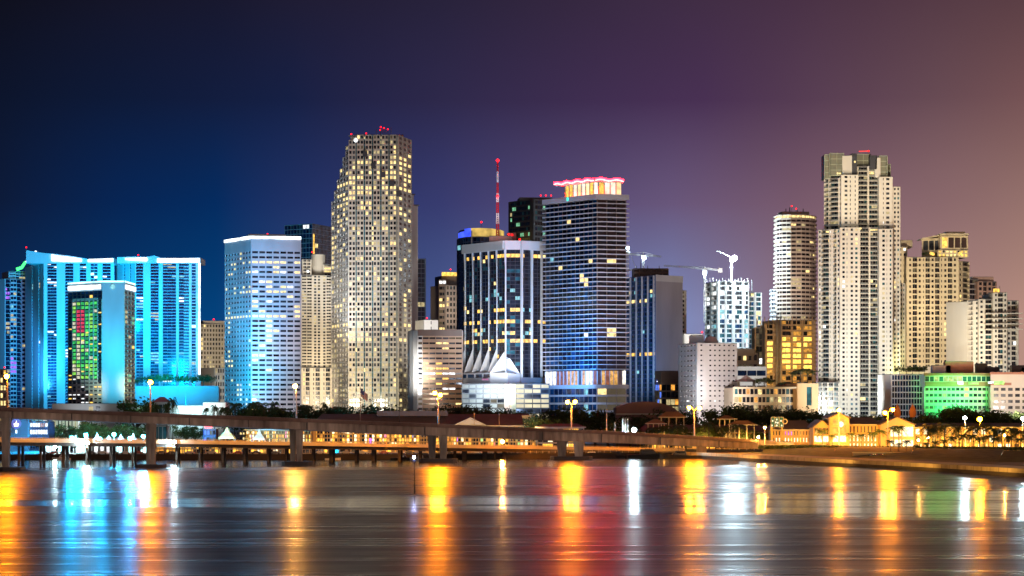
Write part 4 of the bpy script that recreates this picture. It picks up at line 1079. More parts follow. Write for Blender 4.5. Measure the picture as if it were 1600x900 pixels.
# 28 cream tower with a flat roofed pavilion
b = Bld('hotel_tower', 'broad cream tower with a flat-roofed penthouse pavilion right of the tallest condo', 'skyscraper', 1450, 1640)
k = dict(inset=2.6, lit=.06, pal=PALV, dark=[(G_DARK, 3), (G_DIM, 3), (solid('brown_glass', (.06, .04, .04), .25), 2)], par=.6, wr=.5, sb=.3, st=.22, bd=1.4)
tower(b, deep(P(1417, 1640), P(1497, 1640), 34), GZ, Z(402, 1640), CREAM, [[('x', .2), ('w', .8), ('b', 1), ('w', .8), ('n', .6), ('b', 1), ('w', .8), ('b', 1), ('n', .6), ('w', .8), ('b', 1), ('w', .8), ('x', .2)]], 34, **k)
tower(b, deep(P(1497, 1640), P(1514, 1650), 30), GZ, Z(408, 1640), CREAM, [[('w', .6), ('b', 1)]], 33, **k)
tower(b, deep(P(1403, 1650), P(1417, 1650), 30), GZ, Z(385, 1645), CREAM, [[('w', 1), ('w', 1)]], 36, **k)
tower(b, deep(P(1408, 1655), P(1425, 1655), 24), Z(385, 1645), Z(374, 1645), CREAM, [[('x', 1)]], 1)
F_ = b.frame(P(1424, 1639), P(1512, 1641))
tower(b, deep(P(1466, 1641), P(1512, 1643), 24), Z(402, 1640), Z(390, 1640), CREAM, [[('w', 1)] * 8], 2, lit=.9, pal=[(L_YEL, 2), (L_WARM, 1)])
tower(b, deep(P(1470, 1642), P(1512, 1644), 22), Z(390, 1640), Z(368, 1640), CREAM, [[('x', .1), ('W', 1), ('W', 1), ('W', 1), ('W', 1), ('x', .1)]], 1, lit=0, dark=[(G_GREY, 1), (solid('brown_glass', (.06, .04, .04), .25), 1)], sb=.15, st=.12, wr=.62)
tower(b, deep(P(1441, 1650), P(1470, 1646), 18), Z(402, 1640), Z(371, 1640), CREAM, [[('x', .1), ('W', 1), ('W', 1), ('W', 1), ('x', .1)]], 1, lit=0, dark=[(G_GREY, 1)], sb=.4, st=.12, wr=.62)
b.mb('flat_roof', CREAM).box(X(1468, 1640), X(1513, 1640), 1638, 1664, Z(367.5, 1640), Z(365, 1640))
b.mb('flat_roof', CREAM).box(X(1479, 1640), X(1509, 1640), 1642, 1660, Z(365, 1640), Z(361.5, 1640))
b.mb('flat_roof', CREAM).hexa([(X(1440, 1644), 1644, Z(373, 1640)), (X(1468, 1644), 1644, Z(368, 1640)), (X(1468, 1644), 1664, Z(368, 1640)), (X(1440, 1644), 1664, Z(373, 1640)), (X(1440, 1644), 1644, Z(371.5, 1640)), (X(1468, 1644), 1644, Z(366, 1640)), (X(1468, 1644), 1664, Z(366, 1640)), (X(1440, 1644), 1664, Z(371.5, 1640))])
for px, py in ((1455, 396), (1458, 397), (1500, 396)):
    m = MB(); m.ball((X(px, 1637), 1637, Z(py, 1637)), 1.1, L_YEL); m.build('terrace_lamp', None, b.root, b.loc)
b.finish()
b = Bld('apartment_tower', 'salmon apartment tower showing behind the broad cream tower', 'skyscraper', 1537, 1900, maxwin=60)
tower(b, deep(P(1514, 1900), P(1528, 1902), 20), GZ, Z(436, 1900), CONC, [[('b', 1)]], 30, inset=2.6, lit=.05, par=.5)
tower(b, deep(P(1528, 1898), P(1557, 1902), 24), GZ, Z(440, 1900), solid('salmon_wall', (.58, .42, .32), .7), [[('w', 1), ('b', 1), ('w', 1), ('b', 1)]], 30, inset=2.6, lit=.06, par=.5)
tower(b, deep(P(1520, 1906), P(1552, 1908), 14), Z(440, 1900), Z(432, 1900), MATS['salmon_wall'], [PLAIN], 1)
b.finish()

# 29 white condominium with a blank left wall
b = Bld('condo_tower', 'white balconied condo at the right edge with a blank lit side wall', 'skyscraper', 1545, 1500)
k = dict(inset=2.6, lit=.025, pal=PALV, dark=[(G_DARK, 4), (G_GREY, 3), (G_TEAL, 1)], par=.5, wr=.55, sb=.3, st=.22, bd=1.4)
tower(b, deep(P(1479, 1512), P(1512, 1500), 30), GZ, Z(472, 1505), VW, [PLAIN], 1)
tower(b, deep(P(1512, 1500), P(1530, 1501), 30), GZ, Z(470, 1500), VW, [[('b', 1), ('x', .3), ('w', .8)]], 28, **k)
tower(b, deep(P(1530, 1497), P(1552, 1497), 32), GZ, Z(468, 1500), VW, [[('w', .8), ('x', .2), ('b', 1.3), ('x', .2)]], 28, **k)
tower(b, deep(P(1552, 1494), P(1573, 1494), 34), GZ, Z(458, 1500), VW, [[('x', .2), ('w', .7), ('b', 1.3), ('w', .7)]], 29, **k)
tower(b, deep(P(1573, 1498), P(1591, 1500), 30), GZ, Z(470, 1500), VW, [[('w', .8), ('b', 1.2), ('x', .2)]], 28, **k)
for f in range(9):
    zz = Z(490 + f * 8.2, 1495)
    if f < 4: b.mb('terrace_slab', VW).box(X(1540, 1492), X(1598, 1492), 1491.2, 1496, zz - .2, zz + .25)
for px, pt in ((1556, 452), (1562, 447)): mast(b, px, 1500, 460, pt)
F_ = b.frame(P(1552, 1510), P(1562, 1510)); b.fb('lit_panel', L_YEL, F_, 0, F_[3], 0, .4, Z(458, 1510), Z(451, 1510))
b.finish()

# 30 dark grid office box
b = Bld('office_block', 'small dark glass block with a white window grid under a roof garden', 'building', 1417, 1330, maxwin=100)
tower(b, deep(P(1393, 1330), P(1441, 1332), 26), GZ, Z(585, 1330), WHITEW, [[('W', 1)] * 11], 12, lit=.04, dark=[(G_NAVY, 3), (G_DARK, 3), (G_TEAL, 1)], sb=.1, st=.1, wr=.62, pal=[(L_SOFT, 1)])
b.finish()
b = Bld('parking_deck', 'low cream deck with a lit roof garden behind the dark grid block', 'building', 1430, 1420, maxwin=10)
tower(b, deep(P(1400, 1420), P(1450, 1424), 30), GZ, Z(581, 1420), CREAM, [[('x', 1), ('n', .3), ('x', 1)]], 5, lit=.5)
tower(b, deep(P(1446, 1424), P(1512, 1426), 30), GZ, Z(573, 1420), PINKW, [[('x', 1), ('n', .3), ('x', 1.5), ('n', .3), ('x', .6)]], 5, lit=.0)
b.finish()

# 31 green floodlit hotel with a pink right wing
b = Bld('hotel_block', 'long hotel with a green floodlit left half and a pale right wing', 'building', 1520, 1300, maxwin=100)
TERRA = solid('terracotta_band', (.42, .20, .14), .7)
k = dict(lit=.05, pal=[(L_YEL, 1), (L_SOFT, 2)], dark=[(G_TEAL, 2), (G_GREY, 2), (G_DARK, 1)], sb=.32, st=.2, wr=.8)
tower(b, deep(P(1445, 1310), P(1548, 1306), 30), GZ, Z(604, 1308), WHITEW, [[('w', 1)] * 15], 10, **k)
F_ = b.frame(P(1445, 1310), P(1548, 1306))
b.fb('band', TERRA, F_, 0, F_[3], -.4, .8, Z(604, 1308), Z(597, 1308))
b.facade(P(1445, 1310), P(1548, 1306), Z(597, 1308), Z(587, 1308), 1, [('W', 1)] * 14, WHITEW, lit=.15, dark=[(G_TEAL, 3), (G_DARK, 1)], sb=.12, st=.12)
b.fb('cornice', TERRA, F_, -.5, F_[3] + .5, -1, 1.2, Z(587, 1308), Z(583, 1308))
b.core([P(1445, 1310), P(1548, 1306), P(1548, 1306) + Vector((0, 30)), P(1445, 1310) + Vector((0, 30))], Z(604, 1308), Z(584, 1308), WHITEW, 1.0)
tower(b, deep(P(1548, 1296), P(1640, 1294), 38), GZ, Z(604, 1296), VW, [[('x', .25), ('w', 1), ('w', 1), ('w', 1), ('w', 1), ('w', 1), ('w', 1), ('w', 1), ('w', 1)]], 10, lit=.02, dark=[(G_GREY, 3), (G_DIM, 1), (G_DARK, 1)], sb=.3, st=.22, wr=.66)
F_ = b.frame(P(1548, 1296), P(1640, 1294))
b.fb('wall', VW, F_, 0, F_[3], -.5, .38, Z(604, 1296), Z(584, 1296))
b.fb('band', TERRA, F_, 0, F_[3] * .35, .38, .7, Z(602, 1296), Z(598, 1296)); b.fb('cornice', TERRA, F_, -.5, F_[3], .38, 1.2, Z(585, 1296), Z(581.5, 1296))
b.core([P(1548, 1296), P(1640, 1294), P(1640, 1330), P(1548, 1332)], Z(604, 1296), Z(583, 1296), VW, 1.0, roof=ROOFG)
b.fb('green_sign', emit('green_sign', (.25, 1, .12), 2.2), F_, 1.5, 6.5, .75, 1.1, Z(600.5, 1296), Z(596.5, 1296))
b.fb('white_sign', L_WHITE, F_, -1.5, 1.5, .75, 1.1, Z(599.5, 1296), Z(596, 1296))
FG = b.frame(P(1445, 1310), P(1548, 1306))
b.fb('green_sign', MATS['green_sign'], FG, 22, 27, .9, 1.2, Z(600.5, 1305), Z(596.5, 1305))
b.fb('white_sign', L_WHITE, FG, 16.5, 19.5, .9, 1.2, Z(601, 1305), Z(595.5, 1305))
for px, w_, h_, mm in ((1458, 9, 4, PINKW), (1478, 14, 6, TERRA), (1527, 5, 5, DARKM), (1540, 7, 3, DARKM), (1582, 9, 4, BRONZE), (1596, 6, 3, CREAM)):
    a = P(px, 1318); tower(b, deep(a, a + Vector((w_, 0)), 6), Z(583, 1308), Z(583, 1308) + h_, mm, [PLAIN], 1)
b.finish()

# filler blocks that the photograph shows only in slivers
b = Bld('apartment_block', 'warm lit low block at the very left edge behind the bridge lamp', 'building', 4, 1700, maxwin=40)
tower(b, deep(P(-40, 1700), P(10, 1704), 30), GZ, Z(577, 1700), CREAM, [[('w', 1)] * 10], 9, lit=.45, pal=[(L_YEL, 2), (L_WARM, 2)])
b.beacon(7, 574, 1705, RED_L, 0.52)
b.finish()
b = Bld('low_white_block', 'low floodlit white block with a stepped roof left of the tree row', 'building', 320, 1340, maxwin=10)
tower(b, deep(P(200, 1345), P(320, 1345), 20), GZ, Z(634, 1345), WHITEW, [[('x', 4), ('n', .4), ('x', 4)]], 1, lit=1, pal=[(L_WHITE, 1)])
tower(b, deep(P(318, 1342), P(352, 1342), 20), GZ, Z(629, 1342), WHITEW, [[('x', 1), ('n', .3), ('x', 1)]], 2, lit=.5, pal=[(L_WHITE, 1)])
tower(b, deep(P(82, 1345), P(200, 1345), 20), GZ, Z(631, 1345), WHITEW, [[('x', 4), ('w', .8), ('w', .8), ('x', 3)]], 2, lit=.3, pal=[(L_SOFT, 1)])
b.finish()
b = Bld('entrance_pavilion', 'small cyan lit pavilion with a pink hipped roof below the podium', 'pavilion', 250, 1325, maxwin=12)
tower(b, deep(P(240, 1325), P(262, 1325), 10), GZ, Z(628, 1325), BLUEW, [[('x', .2), ('W', 1), ('W', 1), ('W', 1), ('x', .2)]], 2, lit=0, dark=[(G_TEAL, 1)])
m = b.mb('hipped_roof', solid('pink_roof_tile', (.45, .20, .22), .8))
z0_, z1_ = Z(628, 1325), Z(620, 1325); xa, xb = X(238, 1325), X(264, 1325); xm = (xa + xb) / 2
m.quad((xa, 1324, z0_), (xb, 1324, z0_), (xm + 1.2, 1330, z1_), (xm - 1.2, 1330, z1_)); m.quad((xa, 1336, z0_), (xb, 1336, z0_), (xm + 1.2, 1330, z1_), (xm - 1.2, 1330, z1_))
m.tri((xa, 1324, z0_), (xa, 1336, z0_), (xm - 1.2, 1330, z1_)); m.tri((xb, 1324, z0_), (xb, 1336, z0_), (xm + 1.2, 1330, z1_))
b.finish()

# ------------------------------------------------------------------ cranes
CRW = solid('white_crane_paint', (.62, .62, .60), .5, .08)
WORKL = emit('work_floodlight', (.66, .88, 1), 60, False, True); WORKBIG = emit('large_work_floodlight', (.66, .88, 1), 2200, False, True)
def lattice(m, a, c, w, n, r=.16):
    a, c = Vector(a), Vector(c); t = (c - a); side = t.cross(Vector((0, 0, 1))).normalized() * w if abs(t.normalized().z) < .9 else Vector((w, 0, 0))
    up = side.cross(t).normalized() * w
    cs = [side + up, side - up, -side - up, -side + up]
    for q in cs: m.tube([a + q, c + q], r * 1.4, None, 5)
    for k in range(n):
        p0, p1 = a + t * (k / n), a + t * ((k + 1) / n)
        for i in range(4): m.tube([p0 + cs[i], p1 + cs[(i + 1) % 4]], r, None, 4)
def crane(label, Y, mast_px, py_base, py_top, jib0, jib1, lamp, tower_py=None, luff=False, r=1.5):
    o = empty('tower_crane', (X(mast_px, Y), Y, Z(py_base, Y)), label, 'crane', 'tower cranes over the building sites')
    lo = o.location
    m = MB(); lattice(m, (X(mast_px, Y), Y, Z(py_base, Y)), (X(mast_px, Y), Y, Z(py_top, Y)), .7, 14, .11); m.build('mast', CRW, o, lo)
    m = MB(); lattice(m, (X(jib0[0], Y), Y - 1, Z(jib0[1], Y)), (X(jib1[0], Y), Y - 1, Z(jib1[1], Y)), .45 if not luff else .35, 22, .09); m.build('jib', CRW, o, lo)
    m = MB(); m.box(X(mast_px, Y) - 1.6, X(mast_px, Y) + 1.6, Y - 2.4, Y + .6, Z(py_top + 2, Y), Z(py_top - 3, Y)); m.build('cab', CRW, o, lo)
    if not luff:
        top = Vector((X(mast_px, Y), Y - 1, Z(py_top - 8, Y)))
        m = MB(); m.tube([top, (X(mast_px, Y), Y - 1, Z(py_top, Y))], .4); m.build('apex', CRW, o, lo)
        m = MB()
        for f in (.08, .92): m.tube([top, (X(jib0[0] + (jib1[0] - jib0[0]) * f, Y), Y - 1, Z(jib0[1] + (jib1[1] - jib0[1]) * f - .6, Y))], .14, None, 5)
        m.build('tie_bar', CRW, o, lo)
        e = jib1 if abs(jib1[0] - mast_px) < abs(jib0[0] - mast_px) else jib0
        m = MB(); m.box(X(e[0], Y) - 1.6, X(e[0], Y) + 1.6, Y - 2, Y, Z(e[1] + 4, Y), Z(e[1] - 3, Y)); m.build('counterweight', CONC, o, lo)
    c = (X(lamp[0], Y), Y - 3.5, Z(lamp[1], Y)); m = MB(); m.ball(c, r, WORKBIG if luff else WORKL, 10, 8); m.build('work_light', None, o, lo)
crane('short crane with one work light above the blue glass tower', 2000, 1005, 470, 402, (978, 397), (1033, 401), (1006, 404), r=1.35)
crane('crane whose work light shows beside the wavy-roof tower', 2040, 981, 470, 396, (972, 423), (996, 421), (980.5, 388), r=1.2)
crane('crane with the longest level jib, left of the unfinished tower', 2020, 1101, 505, 425, (1037, 415), (1125, 422), (1100.5, 428), r=1.4)
crane('crane with a raised jib and the brightest lamp above the unfinished tower', 2045, 1143, 442, 405, (1120, 391.5), (1144, 403), (1147, 403.5), luff=True, r=2.1)
# ------------------------------------------------------------------ bridges
def lerp_tab(tab, x):
    for (a, *va), (c, *vc) in zip(tab, tab[1:]):
        if x <= c: break
    f = (x - a) / (c - a); return [p + (q - p) * f for p, q in zip(va, vc)]
HIGH = [(-140, 850, 631, 647), (0, 876, 636, 652.5), (320, 940, 648, 665), (620, 1013, 660, 678), (920, 1085, 672, 690.5), (1085, 1126, 681, 697), (1212, 1158, 689, 702), (1300, 1180, 694, 705)]
def high(px): return lerp_tab(HIGH, px)
root = empty('elevated_bridge', (X(-140, 850), 850, 0), 'tall concrete highway bridge sloping down to the right across the bay', 'bridge')
o0 = root.location
GIRD = solid('bridge_concrete', (.26, .225, .20), .85, .45, .35)
GIRD2 = solid('bridge_barrier_concrete', (.14, .10, .09), .85, .2, .3)
deck, barrier, girder, rail = MB(), MB(), MB(), MB()
pxs = [-140, -60] + list(range(0, 1213, 55)) + [1212]
for a_, c_ in zip(pxs, pxs[1:]):
    (Ya, ta, ba), (Yc, tc_, bc) = high(a_), high(c_)
    A, C = P(a_, Ya), P(c_, Yc); t = (C - A).normalized(); n = Vector((t.y, -t.x))
    za, zc, wa, wc = Z(ta, Ya), Z(tc_, Yc), Z(ba, Ya), Z(bc, Yc)
    def sl(m, d0, d1, ha0, hc0, ha1, hc1, mat=None):
        q = lambda p, d, z: (p.x + n.x * d, p.y + n.y * d, z)
        m.hexa([q(A, d1, ha0), q(C, d1, hc0), q(C, d0, hc0), q(A, d0, ha0), q(A, d1, ha1), q(C, d1, hc1), q(C, d0, hc1), q(A, d0, ha1)], mat)
    sl(deck, -13, .35, za - 1.35, zc - 1.35, za - 1.05, zc - 1.05)
    sl(barrier, -.1, .25, za - 1.05, zc - 1.05, za - .1, zc - .1); sl(barrier, -12.8, -12.4, za - 1.05, zc - 1.05, za - .1, zc - .1)
    sl(rail, .0, .12, za - .02, zc - .02, za + .1, zc + .1)
    sl(girder, -3, -.55, wa, wc, za - 1.36, zc - 1.36); sl(girder, -12.3, -9.8, wa, wc, za - 1.36, zc - 1.36)
    sl(girder, -7.6, -5.2, wa + .3, wc + .3, za - 1.36, zc - 1.36)
for nme, m, mt_ in (('deck', deck, GIRD2), ('barrier', barrier, GIRD2), ('girder', girder, GIRD), ('rail', rail, STEEL)): m.build(nme, mt_, root, o0)
for k, px in enumerate(range(20, 1200, 92)):     # expansion joints in the girder face
    Y, t_, b_ = high(px); m = MB(); m.box(X(px, Y) - .12, X(px, Y) + .12, Y + .05, Y + .6, Z(b_, Y), Z(t_ + 4.5, Y)); m.build('expansion_joint', DARKM, root, o0)
PIER = [([8], 0, 33, 12, 731, 725.5), ([231.5, 238.5], 212, 255, 7.5, 735, 724.5), ([457.5, 467.5], 440, 489, 9.5, 732, 722.5), ([675, 692.5], 655, 714, 12, 728, 720.5), ([878, 904.5], 860, 926, 15, 725.5, 717.5)]
for legs, c0, c1, w_, wy, cy_ in PIER:
    mid = sum(legs) / len(legs); Y, t_, b_ = high(mid)
    for i, px in enumerate(legs):
        yy = Y + 1.0 + (5.5 if i == 0 and len(legs) > 1 else 0); hw = w_ / 2 / FPX * Y
        zt_, zb_ = Z(b_, Y) - .02, 1.2; m = MB(); x = X(px, yy)
        m.hexa([(x - hw * .8, yy, zb_), (x + hw * .8, yy, zb_), (x + hw * .8, yy + 3, zb_), (x - hw * .8, yy + 3, zb_), (x - hw * 1.12, yy, zt_), (x + hw * 1.12, yy, zt_), (x + hw * 1.12, yy + 3, zt_), (x - hw * 1.12, yy + 3, zt_)])
        m.box(x - hw * .16, x + hw * .16, yy - .12, yy - .01, zb_, zt_ - .4)
        m.build('pier', GIRD, root, o0)
    m = MB(); m.prism([(X(c0, Y), Y - 1), (X(c0, Y) + 1.5, Y - 3), (X(c1, Y) - 1.5, Y - 3), (X(c1, Y), Y - 1), (X(c1, Y), Y + 9), (X(c0, Y), Y + 9)], -1, 1.25); m.build('pier_footing', solid('dark_footing', (.06, .05, .05), .9), root, o0)
m = MB(); m.prism([P(1200, 1157.5), P(1240, 1164), P(1240, 1182), P(1200, 1176)], 0, Z(690.5, 1160)); m.build('abutment', GIRD, root, o0)
m = MB(); m.prism([P(1088, 1129), P(1104, 1133), P(1104, 1141), P(1088, 1137)], 0, Z(697.5, 1128)); m.build('pier', GIRD, root, o0)
tag(root)

LOW = [(-140, 955, 681), (0, 970, 683.5), (320, 1005, 687), (620, 1045, 692), (920, 1125, 697), (1070, 1175, 700)]
def low_(px): return lerp_tab(LOW, px)
root = empty('low_causeway', (X(-140, 955), 955, 0), 'low amber lit causeway on many dark pilings behind the tall bridge', 'bridge')
o0 = root.location
FASC = solid('causeway_concrete', (.42, .36, .28), .8, .12, .2)
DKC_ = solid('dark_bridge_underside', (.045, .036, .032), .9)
deck, fas, gir, rail = MB(), MB(), MB(), MB()
pxs = [-140, -60] + list(range(0, 1051, 50)) + [1070]
for a_, c_ in zip(pxs, pxs[1:]):
    (Ya, ta), (Yc, tc_) = low_(a_), low_(c_); A, C = P(a_, Ya), P(c_, Yc); t = (C - A).normalized(); n = Vector((t.y, -t.x)); za, zc = Z(ta, Ya), Z(tc_, Yc)
    sl(fas, -.3, .1, za - 1.75, zc - 1.75, za - .35, zc - .35); sl(deck, -10, -.32, za - 1.4, zc - 1.4, za - 1.1, zc - 1.1); sl(fas, -10.3, -10, za - 1.75, zc - 1.75, za - .35, zc - .35)
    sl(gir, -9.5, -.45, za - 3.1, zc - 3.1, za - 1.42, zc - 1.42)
    sl(rail, -.15, .0, za - .08, zc - .08, za + .06, zc + .06)
    for k in range(6):
        q = A + (C - A) * (k / 6); rail.box(q.x - .08, q.x + .08, q.y + .02, q.y + .16, za + (zc - za) * k / 6 - .36, za + (zc - za) * k / 6 - .07)
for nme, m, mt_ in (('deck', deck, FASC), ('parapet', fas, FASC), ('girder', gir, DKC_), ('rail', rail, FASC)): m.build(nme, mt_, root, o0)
for px, w_ in ((28, 5), (62, 4), (98, 6), (134, 4), (172, 5), (206, 4), (275, 4), (311, 4), (347, 4.5), (381, 5), (418, 4), (446, 4), (488, 4), (517, 7), (556, 5), (583, 6), (624, 6), (656, 4), (710, 4), (725, 7), (757, 7), (774, 4), (788, 7), (820, 5), (852, 5), (873, 5), (932, 6), (948, 6), (965, 7), (988, 8), (1012, 8)):
    Y, t_ = low_(px); hw = w_ / 2 / FPX * Y; x = X(px, Y); zt_ = Z(t_, Y) - 3.1
    for i in range(2):
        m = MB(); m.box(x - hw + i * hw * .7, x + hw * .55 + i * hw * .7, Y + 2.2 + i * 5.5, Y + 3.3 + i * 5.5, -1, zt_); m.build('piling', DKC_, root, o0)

# ------------------------------------------------------------------ street lamps
SOD = emit('sodium_bulb', (1, .25, .003), 5200, False, True)
SODW = emit('warm_white_bulb', (1, .42, .07), 3400, False, True)
COLDL = emit('cold_white_bulb', (.62, .90, 1), 3000, False, True)
REFL = solid('smoked_reflector', (.02, .018, .015), .8)
POLE = solid('pale_lamp_pole', (.40, .36, .30), .5, .1)
def lamp(px, Y, py_base, heads, label, bulb=SOD, name='street_lamp', r=.62, group='sodium lamps along the elevated bridge'):
    zb_ = Z(py_base, Y); o = empty(name, (X(px, Y), Y, zb_), label, 'street lamp', group)
    zt_ = max(Z(h[1], Y) for h in heads) - .3; x = X(px, Y); lo = o.location
    m = MB(); m.tube([(x, Y, zb_), (x, Y, zt_ - 1.0)], .30, .2, 8); m.build('pole', POLE, o, lo)
    for hx, hy in heads:
        xx = X(hx, Y); zz = Z(hy, Y)
        if abs(xx - x) > .3:
            m = MB(); m.tube([(x, Y, zt_ - 1.1), (x + (xx - x) * .5, Y, zz + .1), (xx, Y, zz + .55)], .12, None, 6); m.build('arm', POLE, o, lo)
        h = MB(); h.box(xx - .8, xx + .8, Y - .35, Y + .35, zz + .5, zz + .78); hd = h.build('lamp_head', STEEL, o, lo)
        g = MB(); g.ball((xx, Y, zz), r, bulb, 10, 7); g.build('bulb', None, hd, lo)
        g = MB(); rr_ = [(r * 1.5, -.1), (r * 1.35, .25), (r * .85, .55), (.05, .7)]     # added dish that blocks lamp spill towards the city
        for (ra_, da_), (rb_, db_) in zip(rr_, rr_[1:]):
            for q in range(12):
                c0, c1 = q * math.pi / 6, (q + 1) * math.pi / 6; e = lambda rad, dd, c: (xx + rad * math.cos(c), Y + r * .8 + dd * r, zz + rad * math.sin(c))
                g.quad(e(ra_, da_, c0), e(ra_, da_, c1), e(rb_, db_, c1), e(rb_, db_, c0))
        g.build('reflector', REFL, hd, lo)
    return o
for px, bs, heads, lab in ((12, 637, [(10, 588)], 'lamp on the tall bridge at the far left edge'),
    (235, 646, [(235, 597)], 'lamp on the tall bridge in front of the cyan podium'),
    (463, 655, [(461, 603)], 'lamp on the tall bridge before the narrow cream condo'),
    (685, 664, [(679.5, 614), (688, 617)], 'double lamp on the tall bridge before the brown banded block'),
    (893, 672, [(886.5, 628), (898.5, 628)], 'double lamp on the tall bridge before the wavy-roof tower'),
    (1085, 682, [(1077, 637), (1093, 637.5)], 'double lamp on the tall bridge before the plain white block')):
    Y = high(px)[0] + 6; lamp(px, Y, bs, heads, lab, SODW if px == 463 else SOD)
lamp(1387, 1120, 700, [(1383, 645), (1395, 640)], 'double sodium lamp on the lawn before the orange market gables', group='lamps on the shore')
lamp(1311, 1150, 697, [(1311, 641)], 'single sodium lamp before the central orange gable', group='lamps on the shore')
lamp(1531, 1140, 700, [(1531, 655)], 'sodium lamp among the trees before the green lit hotel', r=.8, group='lamps on the shore')
lamp(1508, 1160, 700, [(1508, 653)], 'cold white lamp before the green lit hotel', COLDL, r=.6, group='lamps on the shore')
lamp(1598, 1160, 700, [(1598, 654)], 'cold white lamp at the right edge', COLDL, r=.6, group='lamps on the shore')
Y = high(991)[0] + 3; lamp(991, Y, 676, [(991, 671.5)], 'low cold white lamp on the tall bridge beside three white posts', COLDL, r=.75)
for px, py, mm, lab, r in ((86, 698, COLDL, 'cold white lamp under the causeway near the left edge', .5), (136, 692, COLDL, 'cold white lamp on the causeway left of the second bridge pier', .6), (272, 690.5, COLDL, 'cold white lamp on the causeway right of the second bridge pier', .5), (785, 690, SODW, 'bright warm lamp on the causeway between the last two piers', .6)):
    Y = low_(px)[0] + (2 if px == 785 else -1.2 if px != 86 else 115); lamp(px, Y, py + 8 if px != 86 else 709.5, [(px, py)], lab, mm, r=r, group='lamps on the low causeway')
for px, py in ((1185, 683), (1195, 668), (1435, 688), (1450, 684), (1570, 680)):
    lamp(px, 1150, 702, [(px, py)], 'small garden lamp %s' % {1185: 'left of the green sign board', 1195: 'beside the green sign board', 1435: 'before the orange market, left of the palm row', 1450: 'at the left end of the palm row', 1570: 'at the right end of the palm row'}[px], SODW, 'garden_lamp', .38, 'garden lamps on the shore')

PLZ = emit('cyan_plaza_bulb', (.006, .43, 1), 42000, False, True)
for k, (px, py) in enumerate(((112, 684), (134, 680), (156, 686), (178, 679), (203, 685), (224, 682))):
    lamp(px, 1160, 703, [(px, py)], '%s cyan white plaza lamp from the left, under the tall bridge' % ['first', 'second', 'third', 'fourth', 'fifth', 'sixth'][k], PLZ, 'plaza_lamp', .55, 'plaza lamps under the tall bridge')
# plain posts and flags on the bridge
for i, (px, py0, py1) in enumerate(((563, 640, 655), (624, 615, 660), (741, 646, 667), (780, 647, 668), (948, 640, 673), (961, 660, 673), (973, 655, 674), (977, 655, 674), (981, 655, 675), (895, 631, 671))):
    if px == 895: continue
    Y = high(px)[0] + 8; o = empty('post', (X(px, Y), Y, Z(py1 + 4, Y)), {563: 'flagpole with a pale striped flag before the tallest tower', 624: 'tall dark post before the tallest tower', 741: 'thin post by the brown market roof gable', 780: 'thin post right of the brown market roof gable', 948: 'tall pale post left of the three white posts', 961: 'short thin post left of the three white posts', 973: 'leftmost of the three white posts', 977: 'middle of the three white posts', 981: 'rightmost of the three white posts'}[px], 'post', 'posts along the tall bridge')
    m = MB(); m.tube([(X(px, Y), Y, Z(py1 + 4, Y)), (X(px, Y), Y, Z(py0, Y))], .2 if px not in (973, 977, 981) else .3, .12, 6); m.build('pole', POLE if px != 624 else DARKM, o, o.location)
    m = MB(); m.ball((X(px, Y), Y, Z(py0, Y)), .28, None, 6, 4); m.build('cap', POLE, o, o.location)
    if px == 563:
        m = MB(); fr = solid('flag_red', (.5, .10, .12), .8); fw = solid('flag_white', (.7, .66, .66), .8); fb_ = solid('flag_blue', (.08, .09, .3), .8)
        x0, z0_ = X(563, Y) + .2, Z(608, Y)
        m0 = MB(); m0.tube([(X(px, Y), Y, Z(640, Y)), (X(px, Y), Y, Z(603, Y))], .14, .1, 6); m0.build('mast', POLE, o, o.location)
        for s in range(9):
            for k in range(6):
                xa, xb = x0 + k * .45, x0 + (k + 1) * .45; za = z0_ - s * .32 - k * .35; zb_ = za - .35; w0 = .25 * math.sin(k * 1.2); w1 = .25 * math.sin((k + 1) * 1.2)
                m.quad((xa, Y + w0, za - .32), (xb, Y + w1, zb_ - .32), (xb, Y + w1, zb_), (xa, Y + w0, za), fb_ if s < 5 and k < 3 else (fr if s % 2 == 0 else fw))
        m.build('flag', None, o, o.location)
# railing posts along the right shore, and the navigation light
o = empty('navigation_marker', (X(647.5, 640), 640, 0), 'thin dark marker pole with a blue white lamp standing in the water', 'marker')
m = MB(); m.tube([(X(647.5, 640), 640, -2), (X(647.5, 640), 640, Z(718, 640))], .16, .12, 8); m.build('pole', DARKM, o, o.location)
m = MB(); m.box(X(647.5, 640) - .35, X(647.5, 640) + .35, 639.8, 640.2, Z(722, 640), Z(719, 640)); m.build('bracket', DARKM, o, o.location)
m = MB(); m.ball((X(647, 640), 639.6, Z(714.5, 640)), .34, emit('blue_white_bulb', (.45, .5, 1), 160, False, True), 10, 7); m.build('lamp', None, o, o.location)

